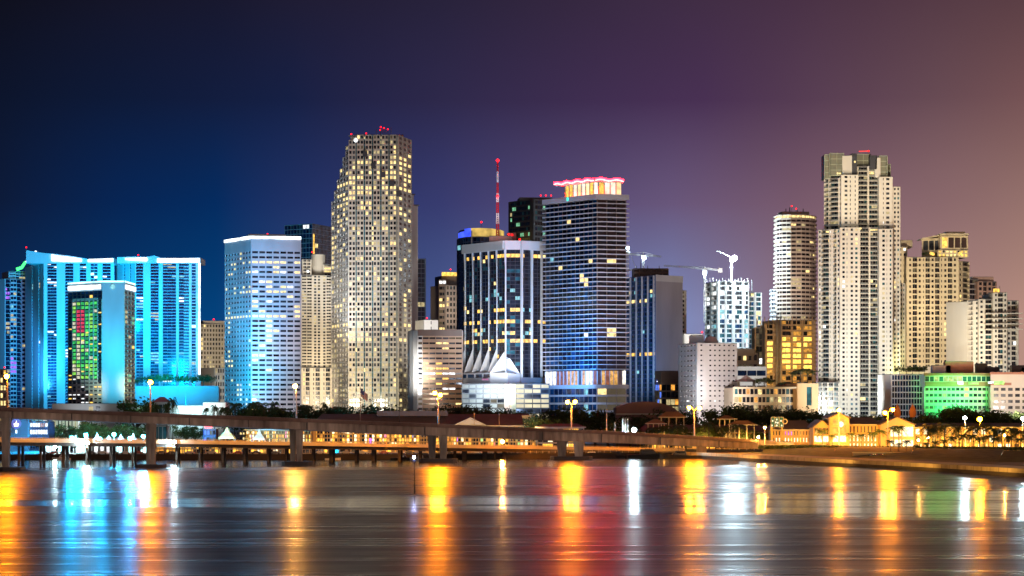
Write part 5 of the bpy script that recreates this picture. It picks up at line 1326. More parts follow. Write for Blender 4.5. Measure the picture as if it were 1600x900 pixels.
# ------------------------------------------------------------------ seawalls
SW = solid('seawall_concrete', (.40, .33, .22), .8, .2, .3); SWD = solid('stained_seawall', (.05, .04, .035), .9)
o = empty('seawall', (X(1300, 960), 960, 0), 'long pale seawall edging the lawn on the right shore', 'seawall'); wl, cap = MB(), MB(); cap.mi(SW)
pts = SHORE[2:9]
for a_, c_ in zip(pts, pts[1:]):
    A, C = Vector(a_), Vector(c_); t = (C - A).normalized(); n = Vector((t.y, -t.x)); q = lambda p, d, z: (p.x + n.x * d, p.y + n.y * d, z)
    cap.hexa([q(A, .6, 1.15), q(C, .6, 1.15), q(C, -1.0, 1.15), q(A, -1.0, 1.15), q(A, .6, 2.5), q(C, .6, 2.5), q(C, -1.0, 2.5), q(A, -1.0, 2.5)])
    wl.hexa([q(A, .4, -2), q(C, .4, -2), q(C, -.8, -2), q(A, -.8, -2), q(A, .4, 1.15), q(C, .4, 1.15), q(C, -.8, 1.15), q(A, -.8, 1.15)])
for A, C in zip(pts, pts[1:]):
    A, C = Vector(A), Vector(C); L_ = (C - A).length; t = (C - A) / L_; n = Vector((t.y, -t.x))
    for k in range(1, int(L_ / 7)):
        p = A + t * 7 * k; q = p + t * .14; cap.mi(SW)
        cap.hexa([(p.x + n.x * .63, p.y + n.y * .63, 1.1), (q.x + n.x * .63, q.y + n.y * .63, 1.1), (q.x - n.x, q.y - n.y, 1.1), (p.x - n.x, p.y - n.y, 1.1), (p.x + n.x * .63, p.y + n.y * .63, 2.53), (q.x + n.x * .63, q.y + n.y * .63, 2.53), (q.x - n.x, q.y - n.y, 2.53), (p.x - n.x, p.y - n.y, 2.53)], SWD)
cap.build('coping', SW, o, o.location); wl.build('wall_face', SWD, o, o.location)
o = empty('quay_wall', (0, 1080, 0), 'dark quay wall with a pale rail below the lit market', 'seawall')
m, rl = MB(), MB()
for A, C in (((X(-300, 1080), 1078), (X(660, 1080), 1078)), ((X(660, 1080), 1078), (X(1030, 1130), 1128))):
    A, C = Vector(A), Vector(C); t = (C - A).normalized(); n = Vector((t.y, -t.x)); L_ = (C - A).length
    def bar(d0, d1, u0, u1, z0, z1, mm):
        q = lambda u, d, z: ((A + t * u + n * d).x, (A + t * u + n * d).y, z)
        mm.hexa([q(u0, d1, z0), q(u1, d1, z0), q(u1, d0, z0), q(u0, d0, z0), q(u0, d1, z1), q(u1, d1, z1), q(u1, d0, z1), q(u0, d0, z1)])
    bar(-1.9, 0, 0, L_, -2, 2.2, m)
    for k in range(2): bar(-.6, -.5, 0, L_, 2.75 + k * .4, 2.82 + k * .4, rl)
    for k in range(int(L_ / 3)): bar(-.62, -.48, k * 3, k * 3 + .1, 2.2, 3.25, rl)
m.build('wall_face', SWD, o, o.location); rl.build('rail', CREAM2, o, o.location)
# lawn, path and pool on the right
def sheet(name, mat, pts, z):
    m = MB(); i = len(m.v); m.v += [(p[0], p[1], z) for p in pts]; m.f.append(tuple(range(len(pts)))); m.m.append(0); m.mats = [mat]
    return tag(m.build(name), kind='structure')
sheet('path', solid('promenade_paving', (.34, .29, .22), .8, .15, .3), [P(1103, 1108) + Vector((0, 2)), P(1185, 1042), P(1305, 963), P(1455, 884), P(1605, 806), P(1690, 812), P(1520, 905), P(1360, 990), P(1240, 1062), P(1160, 1112)], GZ + .01)
GRASS = solid('lawn_green', (.055, .075, .02), .95, .5, .25, streak=False)
m = MB()
gp = [(1190, 1105), (1300, 1040), (1420, 980), (1560, 930), (1720, 900)]
for (a_, Ya), (c_, Yc) in zip(gp, gp[1:]):
    for k in range(5):
        f0, f1 = k / 5, (k + 1) / 5; h = lambda f: GZ + .03 + 3.0 * math.sin(f * math.pi * .5) * (1 if f < 1 else 1)
        A, C = P(a_, Ya), P(c_, Yc); B1, B2 = P(a_ + 10, Ya + 75), P(c_ + 10, Yc + 110)
        m.quad((*(A + (B1 - A) * f0), h(f0)), (*(C + (B2 - C) * f0), h(f0)), (*(C + (B2 - C) * f1), h(f1)), (*(A + (B1 - A) * f1), h(f1)))
tag(m.build('lawn', GRASS), kind='structure')
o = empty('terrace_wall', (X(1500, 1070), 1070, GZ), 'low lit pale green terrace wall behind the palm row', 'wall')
m = MB(); m.box(X(1485, 1075), X(1570, 1075), 1075, 1075.5, Z(713, 1075), Z(707.5, 1075)); m.build('wall_face', emit('lit_glass_wall', (.55, .85, .6), .8), o, o.location)  # the wall face glows by itself
m = MB(); m.box(X(1484, 1075), X(1571, 1075), 1074.8, 1075.7, Z(707.4, 1075), Z(706.2, 1075)); m.build('coping', CONC, o, o.location)
o = empty('planter_wall', (X(1360, 1035), 1035, GZ), 'long low planter wall on the lawn behind the parked motorbikes', 'wall')
m = MB(); m.box(X(1333, 1030), X(1440, 1030), 1030, 1031, GZ, Z(708, 1030)); m.build('wall_face', CONC_D, o, o.location); m = MB(); m.box(X(1332, 1030), X(1441, 1030), 1029.8, 1031.2, Z(708, 1030), Z(706.6, 1030)); m.build('coping', CREAM, o, o.location)

# ------------------------------------------------------------------ bayside market
ORAN = solid('orange_plaster', (.58, .36, .14), .75, .12, .2); ROOFB = solid('brown_metal_roof', (.13, .085, .07), .7, .15, .3)
SHOPW = emit('shop_white', (1, .84, .52), 2.2, True, True, 1.4); SHOPY = emit('shop_yellow', (1, .50, .06), 2.0, True, False, 1.4); SHOPP = emit('shop_purple', (.6, .15, 1), 1.8, True, False, .5)
SHOPB = emit('shop_blue', (.25, .4, 1), 1.6, True, False, .5); SHOPR = emit('shop_pink', (1, .25, .45), 1.3, True, False, .5); SHOPG = emit('shop_green', (.5, 1, .35), 1.0, True, False, .5)
SHOPS = [(SHOPW, 7), (SHOPY, 12), (SHOPP, 1), (SHOPB, 1), (SHOPR, 1), (L_AMB, 6), (SHOPG, 1), (G_DARK, 4)]
def gable(b, x0, x1, Y, depth, ze, zr, mat, part='roof', axis='x', over=1.0):
    m = b.mb(part, mat)
    if axis == 'x':
        ym = Y + depth / 2; r = 3
        m.quad((x0 - over, Y - over, ze), (x1 + over, Y - over, ze), (x1 - r, ym, zr), (x0 + r, ym, zr)); m.quad((x0 - over, Y + depth + over, ze), (x1 + over, Y + depth + over, ze), (x1 - r, ym, zr), (x0 + r, ym, zr))
        m.tri((x0 - over, Y - over, ze), (x0 - over, Y + depth + over, ze), (x0 + r, ym, zr)); m.tri((x1 + over, Y - over, ze), (x1 + over, Y + depth + over, ze), (x1 - r, ym, zr))
        m.quad((x0 - over, Y - over, ze - .02), (x1 + over, Y - over, ze - .02), (x1 + over, Y + depth + over, ze - .02), (x0 - over, Y + depth + over, ze - .02))
    else:
        xm = (x0 + x1) / 2; t_ = .35
        for s in (-1, 1):
            xe = xm + s * ((x1 - x0) / 2 + over); ze_ = ze - over * (zr - ze) / ((x1 - x0) / 2)
            m.hexa([(xm, Y - over, zr), (xe, Y - over, ze_), (xe, Y + depth, ze_), (xm, Y + depth, zr), (xm, Y - over, zr + t_), (xe, Y - over, ze_ + t_), (xe, Y + depth, ze_ + t_), (xm, Y + depth, zr + t_)])
def hall(name, label, px0, px1, Y, py_eave, py_ridge, cols, nf, mat=ORAN, depth=26, roofm=ROOFB, axis='x', lit=.6, pal=None, cat='building', fasc=True, nogable=False, **kw):
    b = Bld(name, label, cat, (px0 + px1) / 2, Y, maxwin=60)
    a, c = P(px0, Y), P(px1, Y); ze, zr = Z(py_eave, Y), Z(py_ridge, Y)
    kk = dict(sb=.12, st=.14, wr=.66, dark=[(G_DARK, 1), (solid('brown_glass', (.06, .04, .04), .25), 1)]); kk.update(kw)
    tower(b, deep(a, c, depth), GZ, ze, mat, [cols], nf, lit=lit, pal=pal or SHOPS, **kk)
    gable(b, a.x, c.x, Y, depth, ze + .3, zr, roofm, axis=axis)
    if axis == 'y':
        m = b.mb('gable_wall', mat); xm = (a.x + c.x) / 2; m.tri((a.x, Y - .42, ze), (c.x, Y - .42, ze), (xm, Y - .42, zr))
    if fasc: b.mb('fascia', CREAM).box(a.x - 1.1, c.x + 1.1, Y - 1.25, Y - 1.02, ze - .1, ze + .35) if axis == 'x' else None
    return b
M1 = [('w', 1), ('n', .55), ('W', .8)] * 30
b = hall('market_hall', 'long brown-roofed market hall with lit shops behind the tall bridge', 488, 836, 1215, 666, 647, M1, 6, depth=44, lit=.8)
gable(b, X(712, 1213), X(757, 1213), 1211, 24, Z(664, 1211), Z(653.5, 1211), CREAM2, 'pediment_roof', 'y', .6)
b.mb('pediment', CREAM).tri((X(712, 1211), 1210.6, Z(664, 1211)), (X(757, 1211), 1210.6, Z(664, 1211)), (X(734.5, 1211), 1210.6, Z(654, 1211)))
b.mb('ridge_block', ROOFB).box(X(590, 1236), X(700, 1236), 1230, 1240, Z(650, 1236), Z(642, 1236))
b.mb('gable_end', solid('orange_end_wall', (.60, .40, .16), .7)).hexa([(X(822, 1213), 1212, Z(668, 1213)), (X(836, 1213), 1212, Z(668, 1213)), (X(836, 1213), 1216, Z(668, 1213)), (X(822, 1213), 1216, Z(668, 1213)), (X(815, 1213), 1212, Z(649, 1213)), (X(836, 1213), 1212, Z(649, 1213)), (X(836, 1213), 1216, Z(649, 1213)), (X(815, 1213), 1216, Z(649, 1213))])
b.finish()
b = hall('market_hall', 'low lit market building under the middle of the tall bridge', 385, 487, 1190, 672, 664, [('w', 1), ('n', .6)] * 22, 5, depth=24, lit=.85); b.finish()
b = hall('market_hall', 'low lit waterside row of shops left of the white boats', 840, 912, 1190, 668, 662, [('W', 1)] * 9, 3, depth=20, lit=.8, mat=CREAM, pal=[(SHOPW, 2), (SHOPY, 4), (L_AMB, 2)]); b.finish()
NW = [('n', 1)] * 14
b = hall('market_hall', 'orange market wing with a row of tall narrow windows beside the green sign board', 1206, 1272, 1190, 672, 657, NW, 3, lit=.12, pal=[(SHOPW, 1), (L_PUR, 1)], fn=lambda f, c, n: SHOPW if f == 1 and c % 3 else None, sb=.25); b.finish()
b = hall('market_hall', 'orange market gable with dark upper windows left of the central tower gable', 1272, 1297, 1174, 667, 657, [('W', 1)] * 4, 3, axis='y', lit=0, fn=lambda f, c, n: SHOPW if f == 1 else None); b.finish()
b = hall('market_hall', 'tallest central gable of the orange market with a lit round emblem', 1297, 1326, 1170, 653, 645.5, [('x', .3), ('W', 1), ('W', 1), ('x', .3)], 4, axis='y', lit=.6, pal=[(L_AMB, 2), (SHOPY, 1)], fn=lambda f, c, n: SHOPW if f == 1 else None)
m = MB(); m.prism([(X(1314, 1169) + 1.1 * math.cos(a * math.pi / 6), Z(663, 1169) + 1.3 * math.sin(a * math.pi / 6)) for a in range(12)], 0, .4); m.v = [(x, 1168.9 - z, y) for x, y, z in m.v]; m.build('emblem', SHOPW, b.root, b.loc)
b.finish()
b = hall('market_hall', 'orange market wing with a bright shop row right of the central gable', 1326, 1376, 1182, 664, 652, [('n', 1)] * 9, 3, lit=.1, fn=lambda f, c, n: SHOPW if f <= 1 else None); b.finish()
b = hall('market_hall', 'orange market gable with a huge bright white opening', 1376, 1428, 1176, 664, 652, [('x', .3), ('x', .6), ('W', 1.2), ('W', 1.2)], 2, axis='y', lit=0, fn=lambda f, c, n: SHOPW); b.finish()
b = hall('market_hall', 'long low amber lit market wing behind the palm row', 1430, 1610, 1190, 668, 661, [('W', 1), ('n', .5), ('x', .3)] * 14, 3, lit=.75, pal=[(SHOPY, 5), (SHOPW, 3), (L_AMB, 4)]); b.finish()
b = hall('market_hall', 'orange market wing half hidden by trees left of the green sign board', 1000, 1200, 1230, 676, 664, [('W', 1)] * 22, 2, lit=.55, pal=[(SHOPY, 2), (L_AMB, 3), (SHOPW, 1)]); b.finish()
for px0, px1, Y, pe, pr, lab in ((1010, 1040, 1200, 662, 655, 'kiosk with a lit tiled roof right of the cold bridge lamp'), (1030, 1072, 1215, 652, 643, 'kiosk with the larger lit tiled roof left of the double lamp'), (1140, 1182, 1200, 664, 657, 'open kiosk with a lit tiled roof on white posts'), (1122, 1150, 1225, 655, 649, 'kiosk with a small lit roof among dark trees')):
    b = Bld('kiosk', lab, 'kiosk', (px0 + px1) / 2, Y, maxwin=0); b.root['group'] = 'tiled kiosks in the market garden'
    x0, x1 = X(px0, Y), X(px1, Y); ze, zr = Z(pe, Y), Z(pr, Y)
    for k in range(4): m = MB(); m.box(x0 + (x1 - x0) * (.06 + k * .28), x0 + (x1 - x0) * (.06 + k * .28) + .5, Y + .2, Y + .7, GZ, ze); m.build('post', CREAM, b.root, b.loc)
    gable(b, x0 + .5, x1 - .5, Y, 8, ze, zr, solid('orange_roof_tile', (.36, .17, .07), .8), 'roof')
    b.mb('fascia', CREAM).box(x0 - .6, x1 + .6, Y - 1.3, Y - 1.02, ze - .2, ze + .25); b.finish()
# arched market roof right of the wavy-roof tower
b = Bld('market_hall', 'low curved brown roof in front of the blue glass tower', 'building', 1010, 1290, maxwin=0)
m = b.mb('curved_roof', solid('maroon_roof', (.22, .12, .12), .7)); x0, x1 = X(962, 1290), X(1062, 1290)
for k in range(12):
    h = lambda f: Z(645, 1290) + (Z(627.5, 1290) - Z(645, 1290)) * (math.sin(math.pi * (f * .92 + .08)) ** .6)
    f0, f1 = k / 12, (k + 1) / 12; xa, xb = x0 + (x1 - x0) * f0, x0 + (x1 - x0) * f1
    m.hexa([(xa, 1290, GZ), (xb, 1290, GZ), (xb, 1320, GZ), (xa, 1320, GZ), (xa, 1290, h(f0)), (xb, 1290, h(f1)), (xb, 1320, h(f1)), (xa, 1320, h(f0))])
b.mb('eave', CONC).box(x0, x1, 1289, 1289.8, Z(648, 1290), Z(646, 1290)); b.finish()
# left waterside: sign block, dark shop, plaza, tents
b = Bld('sign_building', 'brown block carrying a round purple sign with a white ship emblem', 'building', 26, 1180, maxwin=10)
tower(b, deep(P(10, 1180), P(43, 1180), 16), GZ, Z(651, 1180), solid('mauve_wall', (.075, .045, .05), .8), [[('x', 1)]], 1)
PU = emit('purple_sign_disc', (.20, .06, .55), .55, False); EMB = emit('white_sign_emblem', (.9, .88, 1), 2.2, False)
def disc(b, name, px, py, Y, r, mat, t=.3):
    m = MB(); m.prism([(X(px, Y) + r * math.cos(a * math.pi / 12), Z(py, Y) + r * math.sin(a * math.pi / 12)) for a in range(24)], 0, t); m.v = [(x, Y - z, y) for x, y, z in m.v]; return m.build(name, mat, b.root, b.loc)
disc(b, 'round_sign', 25.5, 662, 1179, 2.3, PU)
m = MB(); ex, ez = X(25.5, 1178.5), Z(662, 1178.5)
for pts in ([(-1.1, -1.25), (1.0, -1.25), (.9, -.6), (-1.0, -.6)], [(-1.35, -.35), (1.35, -.35), (1.1, .1), (-1.1, .1)], [(-.45, -.6), (.35, -.6), (.25, .6), (-.2, .7)], [(-.2, .6), (.22, .6), (.12, 1.5), (.0, 1.5)]):
    m.prism([(ex + x, ez + z) for x, z in pts], 0, .15)
m.v = [(x, 1178.45 - z, y) for x, y, z in m.v]; m.build('ship_emblem', EMB, b.root, b.loc)
m = MB(); m.box(ex - .35, ex + .35, 1178.2, 1178.6, Z(677, 1178), Z(672, 1178)); m.build('sign_numeral', EMB, b.root, b.loc); b.finish()
b = Bld('shop_building', 'dark blue shop building with two bright white lettered window bands', 'building', 58, 1185, maxwin=30)
tower(b, deep(P(43, 1185), P(75, 1185), 16), GZ, Z(659, 1185), solid('dark_blue_wall', (.018, .02, .04), .7), [[('W', 1)] * 8], 4, lit=0, fn=lambda f, c, n: L_WHITE if (f in (2, 3) and b.rnd.random() < .8) else None)
tower(b, deep(P(40, 1190), P(74, 1190), 12), Z(659, 1185), Z(653, 1185), MATS['blue_panel'], [[('W', 1)] * 5], 1, lit=.4, pal=[(L_CYAN, 1), (L_WHITE, 1)]); b.finish()
b = Bld('plaza_building', 'pale floodlit colonnaded building under the tall bridge on the left', 'building', 105, 1250, maxwin=20)
tower(b, deep(P(78, 1250), P(126, 1250), 20), GZ, Z(652, 1250), CREAM2, [[('n', 1)] * 9], 2, lit=.3, pal=[(L_WHITE, 1), (L_SOFT, 2)]); b.finish()
TENT = solid('white_tent_canvas', (.75, .76, .78), .8, .05)
def tent(px, Y, w, h, label, grp='white tents on the floodlit plaza', mat=TENT):
    o = empty('tent', (X(px, Y), Y, GZ), label, 'tent', grp); x = X(px, Y); lo = o.location
    m = MB(); z0_ = GZ + h * .55
    for a in range(4):
        c = [(-1, -1), (1, -1), (1, 1), (-1, 1)]; p, q = c[a], c[(a + 1) % 4]
        A, Bq = (x + p[0] * w, Y + p[1] * w, z0_), (x + q[0] * w, Y + q[1] * w, z0_); C1, C2 = (x + p[0] * w * .35, Y + p[1] * w * .35, GZ + h * .75), (x + q[0] * w * .35, Y + q[1] * w * .35, GZ + h * .75)
        m.quad(A, Bq, C2, C1); m.tri(C1, C2, (x, Y, GZ + h)); m.quad((A[0], A[1], z0_ - .7), (Bq[0], Bq[1], z0_ - .7), Bq, A)
    m.build('canopy', mat, o, lo)
    for p in ((-1, -1), (1, -1), (1, 1), (-1, 1)):
        m = MB(); m.tube([(x + p[0] * w * .97, Y + p[1] * w * .97, GZ), (x + p[0] * w * .97, Y + p[1] * w * .97, z0_)], .12, None, 5); m.build('pole', STEEL, o, lo)
    return o
for k, px in enumerate((118, 135, 152, 170, 189, 208)): tent(px, 1172 + 3 * (k % 2), 2.5, 7.4 + (k * 7 % 3) * .5, '%s white tent from the left on the floodlit plaza' % ['first', 'second', 'third', 'fourth', 'fifth', 'sixth'][k])
tent(355, 1175, 3.6, 11.5, 'tall yellow lit canopy right of the red sign', 'lit canopies', solid('yellow_canvas', (.7, .55, .2), .8, .05))
tent(405, 1172, 2.8, 10.5, 'cream lit canopy left of the third bridge pier', 'lit canopies', solid('cream_canvas', (.7, .62, .45), .8, .05))
b = Bld('kiosk', 'dark box kiosk with a glowing red sign on its roof', 'kiosk', 327, 1180, maxwin=6)
tower(b, deep(P(318, 1180), P(337, 1180), 8), GZ, Z(671, 1180), solid('dark_purple_wall', (.06, .05, .09), .7), [[('W', 1)] * 4], 3, lit=.15, pal=[(L_BLUE, 1)])
m = MB(); m.box(X(320, 1179), X(331, 1179), 1178.6, 1179, Z(668.5, 1179), Z(665, 1179)); m.build('red_sign', emit('red_sign', (1, .03, .03), 9, False, True), b.root, b.loc)
m = MB(); m.box(X(325, 1179), X(326, 1179), 1179.1, 1179.4, Z(671, 1179), Z(668.5, 1179)); m.build('sign_post', STEEL, b.root, b.loc); b.finish()
b = Bld('boat_shed', 'long white floodlit waterfront shed seen between the causeway pilings', 'building', 150, 1100, maxwin=60)
tower(b, deep(P(62, 1100), P(233, 1100), 10), GZ, Z(693, 1100), WHITEW, [[('W', 1), ('w', .7)] * 18], 1, lit=.85, pal=[(emit('shed_white', (.45, .95, 1), 4, True, True, .4), 3), (L_WHITE, 1)], sb=.1); b.finish()
b = Bld('boat_shed', 'amber lit waterfront shelter seen between the causeway pilings', 'building', 330, 1102, maxwin=60)
tower(b, deep(P(236, 1102), P(520, 1102), 9), GZ, Z(694, 1102), CREAM, [[('W', 1), ('n', .6), ('w', .8)] * 20], 2, lit=.7, pal=[(SHOPY, 4), (SHOPW, 3), (L_AMB, 2)], sb=.14); b.finish()
b = Bld('boat_shed', 'low amber lit quay building right of the third bridge pier', 'building', 660, 1115, maxwin=60)
tower(b, deep(P(530, 1115), P(850, 1140), 9), GZ, Z(699, 1125), CREAM, [[('W', 1), ('x', .3), ('n', .6)] * 18], 1, lit=.5, pal=[(L_AMB, 4), (SHOPY, 2), (SHOPW, 1)], sb=.25); b.finish()
# green sign board with pale emblem lamps
b = Bld('sign_board', 'dark green sign board with pale emblems on an orange post', 'sign', 1214, 1183, maxwin=0)
m = b.mb('post', solid('yellow_post', (.6, .42, .10), .6)); m.box(X(1204, 1184), X(1207.5, 1184), 1184, 1184.9, GZ, Z(653, 1184)); m = MB(); m.box(X(1221, 1184), X(1223, 1184), 1184, 1184.6, GZ, Z(653, 1184)); m.build('post', MATS['yellow_post'], b.root, b.loc)
m = MB(); m.box(X(1205, 1183), X(1224, 1183), 1182.9, 1183.4, Z(667, 1183), Z(652, 1183)); m.build('panel', solid('dark_green_panel', (.02, .14, .13), .5), b.root, b.loc)
for px in (1205, 1210.7, 1217.3, 1224):
    b.mb('frame', CREAM).box(X(px, 1183) - .1, X(px, 1183) + .1, 1182.6, 1182.9, Z(667.2, 1183), Z(651.8, 1183))
for py in (667.3, 651.7): b.mb('frame', CREAM).box(X(1205, 1183) - .1, X(1224, 1183) + .1, 1182.55, 1182.6, Z(py, 1183) - .1, Z(py, 1183) + .1)
for px, py in ((1207.6, 657.5), (1214, 655.5), (1220.6, 657.5), (1212.6, 660), (1215.6, 660.5), (1206.6, 664.8), (1214, 664.8), (1221.6, 664.8)):
    m = MB(); m.ball((X(px, 1182), 1182.75, Z(py, 1182)), .34, emit('sign_emblem_lamp', (1, .95, .75), 1.3, False), 8, 5, 1.3); m.build('emblem', None, b.root, b.loc)
m = MB()
for a in range(16):
    c0, c1 = a * math.pi / 8, (a + 1) * math.pi / 8; m.tube([(X(1226.5, 1183) + 1.05 * math.cos(c0), 1183, Z(658.5, 1183) + 1.05 * math.sin(c0)), (X(1226.5, 1183) + 1.05 * math.cos(c1), 1183, Z(658.5, 1183) + 1.05 * math.sin(c1))], .28, None, 6)
m.build('ring', emit('amber_ring', (1, .45, .08), 1.0, False), b.root, b.loc); b.finish()
# two orange sail-shaped finials behind the market
SAIL = solid('orange_sail_cloth', (.75, .28, .07), .7)
for i, px in enumerate((1402, 1426)):
    o = empty('sail_sculpture', (X(px, 1250), 1250, GZ), '%s of the two orange lit pointed sails behind the market gable' % ('left', 'right')[i], 'sculpture', 'orange sails behind the market'); m = MB(); x = X(px, 1250)
    for k in range(6):
        f0, f1 = k / 6, (k + 1) / 6; w = lambda f: 1.7 * math.sin(math.pi * min(1, .25 + .75 * f)) ; z = lambda f: Z(652, 1250) + (Z(631, 1250) - Z(652, 1250)) * f
        m.quad((x - w(f0), 1250, z(f0)), (x, 1249 , z(f0)), (x, 1249, z(f1)), (x - w(f1), 1250, z(f1))); m.quad((x, 1249, z(f0)), (x + w(f0), 1250, z(f0)), (x + w(f1), 1250, z(f1)), (x, 1249, z(f1)))
    m.build('sail', SAIL, o, o.location); m = MB(); m.tube([(x, 1250.2, GZ), (x, 1250.2, Z(629, 1250))], .2, .1, 6); m.build('mast', STEEL, o, o.location)
# ------------------------------------------------------------------ trees
LEAF = solid('dark_leaf', (.045, .070, .022), .75, .55, .35, streak=False)
LEAF2 = solid('mid_leaf', (.060, .095, .028), .75, .5, .35, streak=False)
PALML = solid('palm_leaf', (.050, .075, .025), .6, .4, .5, streak=False)
BARK = solid('tree_bark', (.11, .085, .06), .9, .3, .8)
def tree_proto(seed, h, rx, leaves, leaf, label):
    r = random.Random(seed); o = empty('broadleaf_tree', (0, 0, 0), label, 'tree')
    t = MB(); t.tube([(0, 0, 0), (.1, .05, h * .22), (.0, .1, h * .5)], h * .030, h * .018, 8)
    limbs = []
    for k in range(6):
        a = k * 1.05 + r.random() * .6; e = (math.cos(a) * rx * .62, math.sin(a) * rx * .62, h * (.58 + .28 * r.random()))
        t.tube([(0, .1, h * (.28 + .05 * k * .6)), (e[0] * .5, e[1] * .5, h * .52), e], h * .014, h * .004, 6); limbs.append(e)
    t.build('trunk', BARK, o)
    m = MB(); cl = []
    for k in range(19):
        a = r.random() * 6.28; q = math.sqrt(r.random()) * rx * .82; zz = h * (.52 + .36 * r.random()) - q * q / rx * .12
        cl.append((math.cos(a) * q, math.sin(a) * q, zz, rx * (.20 + .18 * r.random())))
    cl += [(e[0], e[1], e[2], rx * .24) for e in limbs]
    for i in range(leaves):
        c = r.choice(cl); v = Vector((r.gauss(0, 1), r.gauss(0, 1), r.gauss(0, .8))).normalized() * c[3] * (r.random() ** .45)
        p = Vector(c[:3]) + v; s = h * (.018 + .018 * r.random()); n = Vector((r.gauss(0, 1), r.gauss(0, 1), r.gauss(0, 1))).normalized()
        a = n.orthogonal().normalized() * s; d = n.cross(a).normalized() * s * .6
        m.quad(p - a, p + d, p + a, p - d)
    m.build('crown', leaf, o); return o
def palm_proto(seed, h, label, n=17, L=.36):
    r = random.Random(seed); o = empty('palm_tree', (0, 0, 0), label, 'palm tree'); t = MB()
    bend = r.uniform(-.05, .05) * h
    t.tube([(0, 0, 0), (bend * .2, 0, h * .3), (bend * .6, 0, h * .6), (bend, 0, h * .86)], h * .024, h * .015, 8); t.build('trunk', BARK, o)
    m = MB()
    for k in range(n):
        az_ = k * 2.39996 + r.random() * .3; up = r.uniform(-.25, 1.05); Lf = h * L * r.uniform(.85, 1.1); pts = []
        for s in range(7):
            f = s / 6; d = Lf * f; pts.append(Vector((bend + math.cos(az_) * d * math.cos(up * (1 - f * .6)), math.sin(az_) * d * math.cos(up * (1 - f * .6)), h * .86 + Lf * (math.sin(up) * f - .75 * f * f))))
        side = Vector((-math.sin(az_), math.cos(az_), 0))
        for s in range(6):
            for e in (-1, 1):
                for u in range(2):
                    f = (s + u * .5) / 6; w = Lf * .33 * math.sin(math.pi * min(1, .18 + .8 * f)); b0 = pts[s] + (pts[s + 1] - pts[s]) * (u * .5); b1 = b0 + (pts[s + 1] - pts[s]) * .42
                    m.tri(b0, b1, b0 + (pts[s + 1] - pts[s]) * .8 + side * e * w + Vector((0, 0, -w * .55)))
    m.build('crown', PALML, o); return o
LAND = [(0, 60, 'dark far-left condo'), (60, 110, 'left cyan condo'), (110, 212, 'mural hotel'), (212, 345, 'cyan podium'), (345, 470, 'white-roofed office tower'), (470, 518, 'narrow cream condo'), (518, 642, 'tallest stepped tower'), (642, 722, 'brown banded block'), (722, 858, 'white parking garage'), (858, 980, 'wavy-roof tower'), (980, 1066, 'blue glass tower'), (1066, 1151, 'plain white block'), (1151, 1278, 'low cream hotel'), (1278, 1393, 'tallest cream condo'), (1393, 1443, 'dark grid block'), (1443, 1548, 'green floodlit hotel'), (1548, 2000, 'pale right hotel wing')]
ORD = ['first', 'second', 'third', 'fourth', 'fifth', 'sixth', 'seventh', 'eighth', 'ninth', 'tenth', 'eleventh', 'twelfth', 'thirteenth', 'fourteenth', 'fifteenth', 'sixteenth', 'seventeenth', 'eighteenth']
def landmark(px): return next((n for a, c, n in LAND if a <= px < c), 'left edge')
broad = [tree_proto(11, 10, 5.0, 1500, LEAF, 'x'), tree_proto(12, 10, 6.0, 1700, LEAF, 'x'), tree_proto(13, 10, 4.2, 1300, LEAF2, 'x')]
palms = [palm_proto(21, 10, 'x'), palm_proto(22, 10, 'x', 15, .40), palm_proto(23, 10, 'x', 20, .33)]
used = set(); plan = []
def T(kind, px, py_top, Y, desc, grp, base=None, wide=1.0, v=None): plan.append((kind, px, py_top, Y, desc, grp, GZ if base is None else base, wide, v))
rt = random.Random(5)
# tree line behind the elevated bridge
for px, top in ((384, 634), (402, 630), (420, 633), (438, 637), (450, 634), (478, 636), (497, 632), (512, 636), (548, 634), (602, 633), (622, 636), (652, 636), (668, 637), (700, 632), (716, 634), (733, 628), (748, 632), (766, 634), (784, 637), (803, 637), (826, 640), (850, 642), (868, 637), (886, 632), (912, 634), (930, 638), (950, 642), (985, 645), (1003, 648), (1022, 642), (1055, 632), (1118, 634), (1136, 628), (1155, 630), (1176, 634), (1198, 630), (1222, 636), (1240, 640), (1262, 634), (1290, 638)):
    T('b', px, top + rt.uniform(-1, 1), 1300 + rt.uniform(-25, 25), 'dark broadleaf tree in the row', 'dark trees in the row behind the tall bridge', wide=rt.uniform(1.0, 1.5))
T('b', 576, 627, 1290, 'wide spreading bare-limbed tree', 'dark trees in the row behind the tall bridge', wide=1.5, v=1)
for px, top in ((405, 625), (480, 626), (528, 629), (472, 629), (366, 624), (350, 630), (395, 622)):
    T('p', px, top, 1290, 'dark palm', 'palms behind the tall bridge', wide=.6)
for px, top in ((243, 627), (270, 616), (260, 624), (336, 628), (322, 632), (428, 622), (508, 624)):
    T('p', px, top, 1315, 'slim tall palm', 'palms behind the tall bridge', wide=.34)
for px, top in ((215, 590), (228, 586), (240, 583), (252, 584), (262, 583), (274, 585), (288, 584), (300, 586), (318, 583), (330, 586)):
    T('b', px, top, 1815, 'leafy tree on the podium roof', 'trees on the podium roof terrace', Z(605, 1800))
for px, top in ((215, 618), (232, 622)): T('b', px, top, 1330, 'round dark tree', 'dark trees in the row behind the tall bridge', wide=1.4)
# under the bridge at the left
for px, top in ((80, 660), (96, 664), (130, 655), (146, 658), (162, 660), (180, 663), (200, 658), (218, 662), (290, 660), (305, 664), (120, 668)):
    T('b', px, top, 1215, 'teal lit plaza tree', 'trees on the floodlit plaza', wide=1.4, v=2)
for px, top in ((107, 668), (116, 696), (222, 697), (90, 699)): T('p', px, top, 1092, 'small quay palm', 'palms on the quay')
